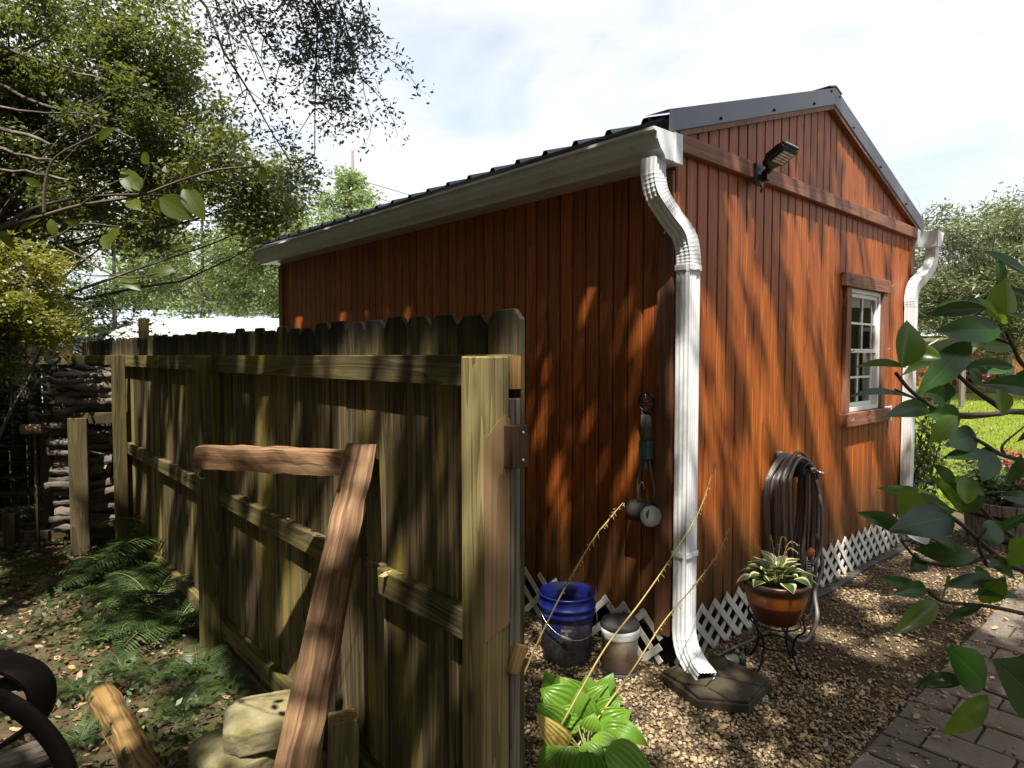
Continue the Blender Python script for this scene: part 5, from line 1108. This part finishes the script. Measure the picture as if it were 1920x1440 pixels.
# hanging tool
tl = thing('hanging_tool', 'grey handled tool with teal sleeve and wire loops hanging on the left wall', 'tool', shed_xyz(-.045, .135, .75), AZ + R(-90)); # local x runs along the wall toward the corner, y away from the wall
Y0 = 0
mb = MB(); mb.tube([(.048 * math.cos(i * .2618), 0, .655 + .05 * math.sin(i * .2618)) for i in range(25)], .007, 8); mb.tube([(-.046, 0, .64), (.046, 0, .64)], .006, 6); mb.tube([(-.03, 0, .61), (-.025, 0, .59), (.025, 0, .59), (.03, 0, .61)], .008, 6); mb.build('ring', M['darkmetal'], tl)
mb = MB(); mb.tube([(0, 0, .45), (0, 0, .59)], .027, 14); mb.build('grip', M['greyhandle'], tl)
mb = MB(); mb.box((0, 0, .405), (.062, .05, .098)); mb.build('sleeve', M['teal'], tl, .005)
mb = MB(); mb.tube([(0, 0, .28), (0, 0, .36)], .014, 8)
for s in (-1, 1): mb.tube(smooth_path([(s * .022, 0, .36), (s * .03, 0, .30), (s * .052, 0, .22), (s * .048, .0, .13)], 16), .0055, 6)
mb.tube(smooth_path([(-.035, -.02, .12), (-.02, -.03, .20), (.0, -.03, .235), (.015, -.03, .2)], 12), .005, 6); mb.build('wire_loop', M['greyhandle'], tl)
mb = MB(); mR = Matrix.Rotation(R(90), 3, 'Y'); mb.lathe([(0, -.09), (.054, -.09), (.058, -.075), (.058, .045), (.054, .055), (0, .055)], (0, 0, .068), 28, 0, mR); mb.tube([(-.03, 0, .12), (.04, 0, .125)], .016, 8); mb.build('drum', M['charcoal'], tl)
mb = MB(); mR2 = Vector((.74, -.66, .10)).to_track_quat('Z', 'Y').to_matrix(); mb.lathe([(0, 0), (.054, 0), (.056, .004), (.052, .012), (0, .016)], (.054, -.028, .064), 28, 0, mR2); mb.build('cap', M['discgrey'], tl)
mb = MB(); mb.tube([(0, .04, .66), (0, .0, .66)], .004, 6); mb.tube([(0, .0, .66), (0, -.012, .70)], .004, 6); tag(mb.build('nail', M['chrome'], None), 'nail in the left wall that the grey handled tool hangs on', 'nail')
nl = bpy.data.objects['nail']; nl.location = tl.location; nl.rotation_euler = tl.rotation_euler
# splash stone: cast flags with joints
pg = [(.745, 3.24), (1.075, 3.455), (1.285, 3.17), (1.085, 2.935), (.86, 2.975)]
mb = MB(); mb.prism([(x, y, -.02) for x, y in pg], (0, 0, .072))
cells = [[(.757, 3.238), (1.0, 3.395), (1.02, 3.20), (.93, 3.09), (.835, 3.11)], [(1.012, 3.40), (1.074, 3.440), (1.272, 3.172), (1.20, 3.09), (1.03, 3.19)], [(.83, 3.095), (.925, 3.078), (.99, 2.965), (.866, 2.985)], [(1.005, 2.962), (1.085, 2.947), (1.192, 3.078), (1.025, 3.178), (.94, 3.08)]]
for c in cells: mb.prism([(x, y, .050) for x, y in c], (0, 0, .018 + random.uniform(-.003, .003)))
tag(mb.build('stepping_stone', M['slab'], None, .006, 2), 'dark cracked stepping stone under the downspout outlet', 'stepping stone')
# fallen solar light
sl_ = thing('solar_light', 'dark green solar stake light lying on the gravel beyond the stepping stone', 'garden light', on_ground(1372, 1250), R(12))
mR = Matrix.Rotation(R(90), 3, 'Y')
mb = MB(); mb.lathe([(0, .0), (.034, 0), (.036, .01), (.034, .035), (.024, .042), (0, .042)], (.03, 0, .036), 20, 0, mR); mb.build('cap', M['solarcap'], sl_)
mb = MB(); mb.lathe([(.026, -.07), (.028, -.03), (.028, .0), (.0, .0)], (.03, 0, .036), 16, 0, mR); mb.lathe([(0, -.19), (.007, -.12), (.012, -.07), (.022, -.07)], (.03, 0, .034), 10, 0, mR); mb.build('stake', M['clearplastic'], sl_)
mb = MB(); mb.tube(smooth_path([on_ground(1335, 1235, .02), on_ground(1375, 1215, .03), on_ground(1420, 1195, .012), on_ground(1470, 1165, .02)], 20), .008, 6); tag(mb.build('cable', M['rubber']), 'dark cable lying on the gravel behind the solar light', 'cable')

# ================================================================== fence side: timber, stones, logs
random.seed(47)
A = at(655, 868, 2.26); B = at(378, 856, 2.50); foot = Vector((-.565, 1.06, .0)); 
lf_ = thing('timber_brace', 'broken brown timber frame of two beams leaning on the mossy fence', 'timber', (foot.x, foot.y, 0)); o3 = Vector(lf_.location)
def rough_beam(a, b, w, h, up, n=14, j=.004):
    """four-sided beam with worn, uneven edges"""
    a, b = Vector(a), Vector(b); z = (b - a).normalized(); x = up.cross(z).normalized(); y = z.cross(x); L = (b - a).length; vs = []; gc = []
    prof = [(-1, -1), (0, -1), (1, -1), (1, 0), (1, 1), (0, 1), (-1, 1), (-1, 0)]
    for i in range(n):
        t = i / (n - 1)
        for p, q in prof:
            c = .93 if abs(p) + abs(q) == 2 else 1.
            vs.append(a.lerp(b, t) + x * (p * w / 2 * c + random.uniform(-j, j)) + y * (q * h / 2 * c + random.uniform(-j, j)) + z * (random.uniform(-.012, .012) if i in (0, n - 1) else 0)); gc.append((p * w / 2 + 3.3, q * h / 2 + 1.1, t * L + 2))
    fs = [(i * 8 + k, i * 8 + (k + 1) % 8, (i + 1) * 8 + (k + 1) % 8, (i + 1) * 8 + k) for i in range(n - 1) for k in range(8)] + [tuple(range(8))[::-1], tuple(range((n - 1) * 8, n * 8))]
    return MB().add(vs, fs, 0, gc, .5)
ax = (A - B).normalized()
rough_beam(B - o3, A - o3 + ax * .02, .088, .088, Z_).build('crosspiece', M['timber'], lf_)
top = A + ax * .045 + Vector((0, .02, .045)); rough_beam(Vector((-.0, 0, .0)), top - o3, .105, .08, Vector((.12, -1, 0)).normalized(), 26).build('leg', M['timber'], lf_)
mb = MB(); q = B - o3 + Vector((.01, -.03, -.045)); mb.tube([q, q + Vector((-.012, 0, -.02)), q + Vector((0, 0, -.035)), q + Vector((.015, 0, -.032))], .002, 5); mb.build('wire_hook', M['chrome'], lf_)
# brown leaf on the rail is part of the litter below; cast stones
def stone(name, label, c, dims, rz, seed, z0):
    rd = random.Random(seed); mb = MB(); w, d, h = (k / 2 for k in dims); ch = .18
    base = [(-1, -.7), (-.72, -1), (.72, -1), (1, -.7), (1, .7), (.72, 1), (-.72, 1), (-1, .7)]; vs = []
    for zz, k in ((0, 1.), (h * 1.45, 1.02), (h * 1.8, .95), (h * 2, .80)):
        for x, y in base: vs.append((x * w * k + rd.uniform(-.006, .006), y * d * k + rd.uniform(-.006, .006), zz + rd.uniform(-.004, .004)))
    fs = [tuple(range(8))[::-1], tuple(range(24, 32))] + [(i * 8 + k, i * 8 + (k + 1) % 8, (i + 1) * 8 + (k + 1) % 8, (i + 1) * 8 + k) for i in range(3) for k in range(8)]
    mb.add(vs, fs); ob_ = mb.build(name, M['stone'], None, .006, 2); roughen(ob_, 4, .03, .008); ob_.location = (c.x, c.y, z0); ob_.rotation_euler = (0, 0, rz); return tag(ob_, label, 'stone block', 'stacked cast stones by the fence')
g0 = Vector((-.93, 2.33, 0)); g1 = Vector((-.86, 2.35, 0))
stone('stone_block', 'lowest mossy stone block of the stack by the fence', Vector((-.99, 2.32, 0)), (.36, .28, .14), R(28), 1, .0)
stone('stone_block', 'middle mossy stone block of the stack, jutting out at the left side', Vector((-.97, 2.36, 0)), (.36, .26, .12), R(40), 2, .14)
stone('stone_block', 'topmost pale stone block with sloping edges, behind the leaning timber', Vector((-.88, 2.38, 0)), (.34, .25, .105), R(22), 3, .255)
for k, (px, py, Y, w, h, lb) in enumerate(((640, 1348, 2.28, .095, .40, 'square timber offcut standing against the foot of the fence'), (600, 1358, 2.22, .05, .37, 'thin pale lath standing between the leaning timber and the square offcut'))):
    p = at(px, py, Y); mb = MB(); mb.box((0, 0, p.z / 2), (w, w * (1 if k == 0 else .4), p.z), None, 2); o_ = tag(mb.build('timber_offcut', M['post'], None, .004), lb, 'offcut', 'offcuts by the fence'); o_.location = (p.x, p.y, 0); o_.rotation_euler = (R(-3), R(2 - 6 * k), R(25))
# round post on the ground and a grey log
def log_obj(name, a, b, r, m, label, cat, seed, end=None, group=None):
    random.seed(seed); a, b = Vector(a), Vector(b); mb = MB(); n = 9
    P = [a.lerp(b, i / (n - 1)) + Vector((0, 0, random.uniform(-.01, .01))) * 2 * r * 4 for i in range(n)]
    mb.tube([p - a for p in P], [r * random.uniform(.92, 1.06) for _ in P], 14, cap=True, wob=.05); o_ = mb.build(name, m); roughen(o_, 2, .05, .016); o_.location = a; return tag(o_, label, cat, group)
M['yellowlog'] = wood('peeled yellow log', (.07, .04, .014), (.24, .145, .05), (.38, .25, .10), .7, .1, rings=10, bump=.8, streak=(.06, .036, .016), knots=.9)
a = on_ground(192, 1305, .06); b = on_ground(300, 1500, .06)
log_obj('fallen_post', a, b, .062, M['yellowlog'], 'peeled yellow brown round post lying on the leaf litter', 'post', 3)
a = on_ground(95, 1405, .05); log_obj('fallen_log', a, on_ground(-150, 1480, .05), .05, M['log'], 'rough grey log lying behind the rusty steel frame', 'log', 4)
mb = MB(); p = on_ground(130, 1097, .02); mb.box((0, 0, .02), (.36, .09, .045), None, 0); o_ = tag(mb.build('board_offcut', M['rackwood'], None, .004), 'short dark board lying in the ground cover left of the ferns', 'offcut'); o_.location = p; o_.rotation_euler = (0, 0, R(8))
# rusty steel frame at the lower left
rf = thing('steel_frame', 'black rusty steel frame with curved arms at the lower left corner', 'steel frame', (-1.5, 1.75, 0)); o4 = Vector(rf.location)
def strap(mb, pts, w, th, side):
    P = smooth_path(pts, 40); mb.sweep(P, [(-w / 2, -th / 2), (w / 2, -th / 2), (w / 2, th / 2), (-w / 2, th / 2)], side)
mb = MB(); strap(mb, [at(-160, 1228, 2.0) - o4, at(-30, 1236, 1.98) - o4, at(40, 1252, 1.95) - o4, at(74, 1282, 1.93) - o4, at(78, 1325, 1.93) - o4, at(62, 1360, 1.95) - o4, at(20, 1385, 2.0) - o4], .085, .014, (.25, 1, .15)); mb.build('curved_plate', M['rust'], rf)
mb = MB(); P = smooth_path([at(-120, 1285, 1.72) - o4, at(-20, 1303, 1.70) - o4, at(50, 1340, 1.68) - o4, at(105, 1400, 1.66) - o4, at(132, 1470, 1.64) - o4, at(135, 1560, 1.64) - o4], 30); P.append(Vector((P[-1].x + .01, P[-1].y, 0)))
mb.tube(P, .023, 10); mb.build('hoop', M['rust'], rf)
mb = MB(); mb.beam(at(-60, 1300, 1.93) - o4, at(50, 1275, 1.95) - o4, .012, .045); Q = at(-330, 1290, 1.75) - o4; mb.tube([P[0], Q], .016, 8); mb.tube([Q, Vector((Q.x, Q.y, 0))], .02, 8); Q = at(-300, 1232, 2.0) - o4; mb.tube([at(-160, 1228, 2.0) - o4, Q], .016, 8); mb.tube([Q, Vector((Q.x, Q.y, 0))], .02, 8); mb.build('crossbar', M['rust'], rf)

# ================================================================== firewood and its rack
rk = thing('firewood_rack', 'green stained lumber rack holding the firewood stack', 'rack', (-3.56, 5.36, 0), R(14))
for x, y, h, w in ((0, 0, 1.14, .14), (.36, .04, 1.16, .09), (0, 1.0, 1.14, .09), (.36, 1.04, 1.14, .09), (-.62, 1.0, 1.1, .09), (-.62, .28, .32, .09)):
    mb = MB(); mb.box((x, y, h / 2), (w, .045 if w > .1 else .09, h)); mb.build('post', M['rackwood'], rk, .004)
for x0, x1, y, z in ((-.06, .42, .035, 1.13), (-.06, .42, 1.0, 1.0), (-.7, .42, .30, .10), (-.7, .42, .95, .10)):
    mb = MB(); mb.box(((x0 + x1) / 2, y + .04, z), (x1 - x0, .04, .09), None, 0); mb.build('rail', M['rackwood'], rk, .003)
random.seed(53)
MR_ = Matrix.Rotation(R(14), 3, 'Z'); ro = Vector((-3.56, 5.36, 0)); nlog = 0
proto = []
for i in range(7):
    mb = MB(); r = .023 + .0038 * i; L = random.uniform(.42, .54); n = 11
    mb.tube([(L * (k / (n - 1) - .5), random.uniform(-.006, .006) + .016 * math.sin(k * .6 + i), random.uniform(-.008, .008)) for k in range(n)], [r * random.uniform(.82, 1.12) for _ in range(n)], 11, cap=False, wob=.10)
    for s in (-1, 1):
        ring = [(s * L / 2 * 1.0, r * .97 * math.cos(j * .571), r * .97 * math.sin(j * .571)) for j in range(11)]; mb.add(ring, [tuple(range(11)) if s > 0 else tuple(range(11))[::-1]], 1)
    o_ = mb.build('firewood_log', [M['log'], M['logend']]); roughen(o_, 2, .025, .009); proto.append((o_, r))
used = set()
for layer, yb, xj in ((0, .20, -.12), (1, .38, -.10), (2, .58, -.12), (3, .78, -.1)):
    z = .155
    while z < (1.48 if layer < 3 else 1.40):
        i = random.randrange(7); o_, r = proto[i]; z += r
        xo = xj + .15 - (.08 if z < 1.12 else .0) + random.uniform(-.03, .03)
        p = ro + MR_ @ Vector((xo, yb + random.uniform(-.03, .03), 0)) + Vector((0, 0, z))
        c = o_ if i not in used else dup(o_, p); used.add(i); c.location = p
        c.rotation_euler = (random.uniform(0, 6.28), R(random.uniform(-4, 4)), R(14 + random.uniform(-8, 8)))
        tag(c, 'bark covered firewood log in the tall stack between rack and bushes', 'log', 'stacked firewood logs'); z += r * .80; nlog += 1
for i, (o_, r) in enumerate(proto):
    if i not in used: bpy.data.objects.remove(o_)
p = at(62, 805, 5.45); mb = MB(); mb.tube([(-.09, 0, 0), (.0, .02, .004), (.09, 0, 0)], [.04, .042, .04], 10, cap=True, wob=.1); o_ = tag(mb.build('firewood_log', M['logend']), 'short pale split log sticking out left of the firewood stack', 'log'); o_.location = p; o_.rotation_euler = (0, 0, R(10))
mb = MB(); mb.box((0, .02, p.z / 2 - .02), (.02, .02, p.z - .04)); o_ = tag(mb.build('stack_prop', M['rackwood']), 'thin wooden prop under the pale log left of the stack', 'prop'); o_.location = (p.x, p.y, 0)
# wire fence in the shade
wf = thing('wire_fence', 'rusty wire mesh fence in the shade left of the firewood', 'fence', (-6.2, 6.0, 0), R(6))
mb = MB()
for x in np.arange(0, 2.1, .15): mb.tube([(x, 0, .02), (x, 0, 1.2)], .0022, 4)
for z in np.arange(.05, 1.25, .15): mb.tube([(0, 0, z), (2.1, 0, z)], .0022, 4)
mb.build('wire_mesh', M['greywood'], wf)
for x in (.2, 1.15, 2.05):
    mb = MB(); mb.box((x, .03, .68), (.05, .05, 1.4)); mb.build('post', M['greywood'], wf)

# ================================================================== ferns, ground cover, litter, gravel, grass
def fern_mesh(name, seed, n=11, L0=.34, m='fernleaf'):
    rd = random.Random(seed); V = []; F = []; rr = []; st = MB()
    for k in range(n):
        a = k * 2.4 + rd.uniform(-.3, .3); L = L0 * rd.uniform(.7, 1.2); el = R(rd.uniform(46, 78)); P = []; q = 16
        d = Vector((math.cos(a), math.sin(a), 0)); p = Vector((0, 0, 0)); e = el
        for i in range(q + 1):
            P.append(p.copy()); p += (d * math.cos(e) + Z_ * math.sin(e)) * (L / q); e -= R(rd.uniform(5.5, 7.5))
        st.tube(P, [.003 - .0022 * i / q for i in range(q + 1)], 4, cap=False); tone = rd.random() * .6
        for i in range(2, q + 1):
            t = i / q; w = L * .30 * math.sin(math.pi * min(1, .18 + t * .82)) ** .8; tg = (P[i] - P[i - 1]).normalized(); sd = tg.cross(Z_).normalized(); up = sd.cross(tg)
            for sg in (-1, 1):
                for h in (0, .5):
                    b = P[i] - tg * (L / q * h); tip = b + sd * sg * w + tg * w * .32 - up * w * .12 + Vector([rd.uniform(-.004, .004) for _ in range(3)])
                    wd = tg * L / q * .17; o_ = len(V); mid = b.lerp(tip, .45) + up * .003; V += [b, mid + wd, tip, mid - wd]; F.append((o_, o_ + 1, o_ + 2, o_ + 3)); rr.append(min(1, tone + rd.random() * .4))
    return V, F, rr, st
fproto = []
for s in range(3):
    V, F, rr, st = fern_mesh('fern', s, 11 + s, .30 + .05 * s)
    r_ = thing('fern', '', 'fern', (0, 0, 0)); st.build('stem', M['stalkgreen'], r_); npmesh('frond', [tuple(v) for v in V], F, M['fernleaf'], rr, r_); fproto.append(r_)
FP_ = [(232, 1095, 1.7, 'tall fern with long arching fronds in front of the firewood rack'), (300, 1075, 1.9, 'fern clump against the foot of the picket panel, left of the second post'), (345, 1060, 2.1, 'fern growing up against the pickets just left of the second post'), (330, 1180, 1.5, 'fern beside the foot of the second fence post'), (255, 1190, .95, 'fern in the middle of the fern bed'), (370, 1260, .6, 'fern under the bottom rail right of the second post'), (300, 1270, .62, 'fern behind the peeled round post, nearer the fence'), (230, 1260, .55, 'fern at the far end of the peeled round post'), (340, 1330, .5, 'small fern between the round post and the stones'), (190, 1200, .7, 'small fern at the left edge of the fern bed'), (150, 1395, .55, 'small fern left of the peeled round post'), (430, 1285, .45, 'small fern below the bottom rail of the fence'), (140, 1300, .5, 'tiny fern beside the curved steel plate'), (205, 1130, .8, 'fern in front of the rack post'), (285, 1140, 1.4, 'fern between the rack and the fern bed')]
ub = set()
for k, (px, py, s, lb) in enumerate(FP_):
    p = on_ground(px, py); i = k % 3; o_ = fproto[i]
    c = o_ if i not in ub else dup(o_, p); ub.add(i); c.location = (p.x, p.y, ground_z(p.x, p.y)); c.rotation_euler = (0, 0, k * 1.3); c.scale = (s, s, s); tag(c, lb, 'fern', 'ferns along the fence')
def left_of_fence(x, y): return (x - F0.x) * FX.x + (y - F0.y) * FX.y
# ground cover: small leaves close to the soil
n = 38000; xs = rng.uniform(-7, -.2, n); ys = rng.uniform(1.4, 8.5, n); pat = np.sin(xs * 2.1 + 1.3) * np.sin(ys * 1.7 + .5) + .5 * np.sin(xs * 5.1 + ys * 3.3)
fernd = np.exp(-(left_of_fence(xs, ys) + .45) ** 2 / .25) * (ys > 2.3) * 1.0
k = (left_of_fence(xs, ys) < -.14) & (rng.uniform(0, 1, n) < .28 + .3 * (pat > .1) + .5 * fernd); xs, ys = xs[k], ys[k]
P = np.stack([xs, ys, ground_z(xs, ys) + rng.uniform(.0, .05, len(xs)) + .06 * rng.uniform(0, 1, len(xs)) * (left_of_fence(xs, ys) > -.8)], -1); V, F = leaf_quads(P, .036, .5, .4, -.25)
tag(npmesh('ground_cover', V, F, M['shrubleaf'] if 0 else M['fernleaf'], rng.random(len(F))), 'low green ground cover spreading over the soil left of the fence', 'ground cover', None, 'stuff')
n = 5200; xs = rng.uniform(-6.5, -.9, n); ys = rng.uniform(1.6, 8, n); k = (left_of_fence(xs, ys) < -.9) & (np.sin(xs * 1.3) + np.sin(ys * 1.9 + 1) > -.3); xs, ys = xs[k], ys[k]
P = np.stack([xs, ys, ground_z(xs, ys)], -1); d = rng.normal(size=(len(P), 3)) * .5; d[:, 2] = .8; d = unit(d) * rng.uniform(.03, .10, (len(P), 1)); s = unit(np.cross(d, rng.normal(size=d.shape))) * .003
V = np.stack([P - s, P + s, P + d], 1).reshape(-1, 3); tag(npmesh('grass_tufts', V, np.arange(len(V)).reshape(-1, 3), M['grass'], rng.random(len(P)) * .6), 'thin grass blades among the leaf litter', 'grass', None, 'stuff')
# dry leaves
def litter(P, size, m='dryleaf', asp=.5):
    n = len(P); a = rng.uniform(0, 6.28, n); d = np.stack([np.cos(a), np.sin(a), rng.normal(0, .22, n)], -1); d = unit(d); nn = rng.normal(0, .3, (n, 3)); nn[:, 2] += 1; nn = unit(nn - d * (nn * d).sum(1, keepdims=True)); s = np.cross(nn, d)
    L = (size * rng.uniform(.5, 1.4, n))[:, None]; w = L * asp / 2; cu = rng.uniform(-.25, .3, (n, 1)) * L
    V = np.stack([P, P + d * L * .3 + s * w * .9 + nn * cu * .6, P + d * L * .72 + s * w * .7 + nn * cu, P + d * L + nn * cu * .3, P + d * L * .72 - s * w * .7 + nn * cu, P + d * L * .3 - s * w * .9 + nn * cu * .6], 1).reshape(-1, 3)
    o_ = np.arange(n)[:, None] * 6; F = np.concatenate([o_ + np.array([[0, 1, 2, 5]]), o_ + np.array([[5, 2, 3, 4]])]); return V, F, np.tile(rng.random(n), 2)
n = 21000; xs = rng.uniform(-8, .0, n); ys = rng.uniform(1.2, 9, n); k = (left_of_fence(xs, ys) < -.13) & (rng.uniform(0, 1, n) < .55 + .45 * (np.sin(xs * 3.1) * np.sin(ys * 2.7) < .2)); xs, ys = xs[k], ys[k]
P = np.stack([xs, ys, ground_z(xs, ys) + rng.uniform(.0, .018, len(xs))], -1)
py_ = rng.uniform(.5, 2.2, 26); rail = np.array([tuple(fence_xyz(-.022, y, .934)) for y in py_]); P = np.concatenate([P, rail])
V, F, r = litter(P, .05); tag(npmesh('leaf_litter', V, F, M['dryleaf'], r), 'brown fallen leaves covering the soil left of the fence', 'leaf litter', None, 'stuff')
n = 3200; u = rng.uniform(-2.6, 4.6, n); v = rng.uniform(-3.2, 0, n); k = rng.uniform(0, 1, n) < .25 + .75 * (np.abs(v + .95) < .25); u, v = u[k], v[k]
P = np.stack([C0.x + U2.x * u + U1.x * v, C0.y + U2.y * u + U1.y * v, .016 + rng.uniform(0, .006, len(u))], -1); k = left_of_fence(P[:, 0], P[:, 1]) > .05; V, F, r = litter(P[k], .038); tag(npmesh('scattered_leaves', V, F, M['dryleaf'], r), 'scattered dry leaves on the gravel and brick path', 'leaf litter', None, 'stuff')
# pebbles
t_ = (1 + 5 ** .5) / 2; ico = np.array([(-1, t_, 0), (1, t_, 0), (-1, -t_, 0), (1, -t_, 0), (0, -1, t_), (0, 1, t_), (0, -1, -t_), (0, 1, -t_), (t_, 0, -1), (t_, 0, 1), (-t_, 0, -1), (-t_, 0, 1)]) / 1.9
icf = np.array([(0, 11, 5), (0, 5, 1), (0, 1, 7), (0, 7, 10), (0, 10, 11), (1, 5, 9), (5, 11, 4), (11, 10, 2), (10, 7, 6), (7, 1, 8), (3, 9, 4), (3, 4, 2), (3, 2, 6), (3, 6, 8), (3, 8, 9), (4, 9, 5), (2, 4, 11), (6, 2, 10), (8, 6, 7), (9, 8, 1)])
n = 74000; u = rng.uniform(-2.8, 4.4, n); v = np.where(rng.random(n) < .35, rng.uniform(-.95, 0, n), rng.uniform(-2.6, .0, n)); 
# also the strip along the left wall
n2 = 9000; u = np.concatenate([u, rng.uniform(-1.0, .0, n2)]); v = np.concatenate([v, rng.uniform(0, 2.2, n2)])
X = C0.x + U2.x * u + U1.x * v; Yy = C0.y + U2.y * u + U1.y * v; lp = left_of_fence(X, Yy); pt = np.sin(X * 2.6 + .4) * np.sin(Yy * 2.2) + .5 * np.sin(X * 6.1 - Yy * 4.4)
onpath = (v < -.94) & (u > -1.85)
dens = np.where(onpath, np.where(v > -1.12, .22, np.where(v > -1.5, .05, .015)), np.where(u > .6, .20 + .3 * (pt > .2), .95)); k = (lp > .04) & (rng.random(len(u)) < dens) & (Yy > 2.0); X, Yy = X[k], Yy[k]; n = len(X)
sz = .0038 + .0085 * rng.random(n) ** 1.8; V = ico[None] * (sz[:, None, None] * rng.uniform(.7, 1.25, (n, 1, 3))); V[..., 2] *= .7
V = V + rng.normal(0, 1, V.shape) * sz[:, None, None] * .10; a = rng.uniform(0, 6.28, n); ca, sa = np.cos(a)[:, None], np.sin(a)[:, None]; x_ = V[..., 0] * ca - V[..., 1] * sa; y_ = V[..., 0] * sa + V[..., 1] * ca; V[..., 0] = x_ + X[:, None]; V[..., 1] = y_ + Yy[:, None]; V[..., 2] += (.004 + rng.uniform(0, .010, n))[:, None]
F = (np.arange(n)[:, None, None] * 12 + icf[None]).reshape(-1, 3)
tag(npmesh('gravel', V.reshape(-1, 3), F, M['pebble'], np.repeat(rng.random(n), 20), None, True), 'loose tan pebbles spread around the shed', 'gravel', None, 'stuff')
# lawn blades
n = 16000; Yy = 5.9 + 17 * rng.random(n) ** 1.6; X = np.maximum(4.7, .47 * Yy) + rng.random(n) * (.40 * Yy); P = np.stack([X, Yy, np.full(n, .004) + np.clip((Yy - 20) * .045, 0, 1)], -1)
d = rng.normal(size=(n, 3)) * .4; d[:, 2] = 1; d = unit(d) * rng.uniform(.03, .08, (n, 1)); s = unit(np.cross(d, rng.normal(size=d.shape))) * (.004 + .0006 * Yy[:, None]); V = np.stack([P - s, P + s, P + d], 1).reshape(-1, 3)
tag(npmesh('lawn_grass', V, np.arange(3 * n).reshape(-1, 3), M['grass'], rng.random(n)), 'bright green mown grass of the sunlit lawn', 'grass', None, 'stuff')
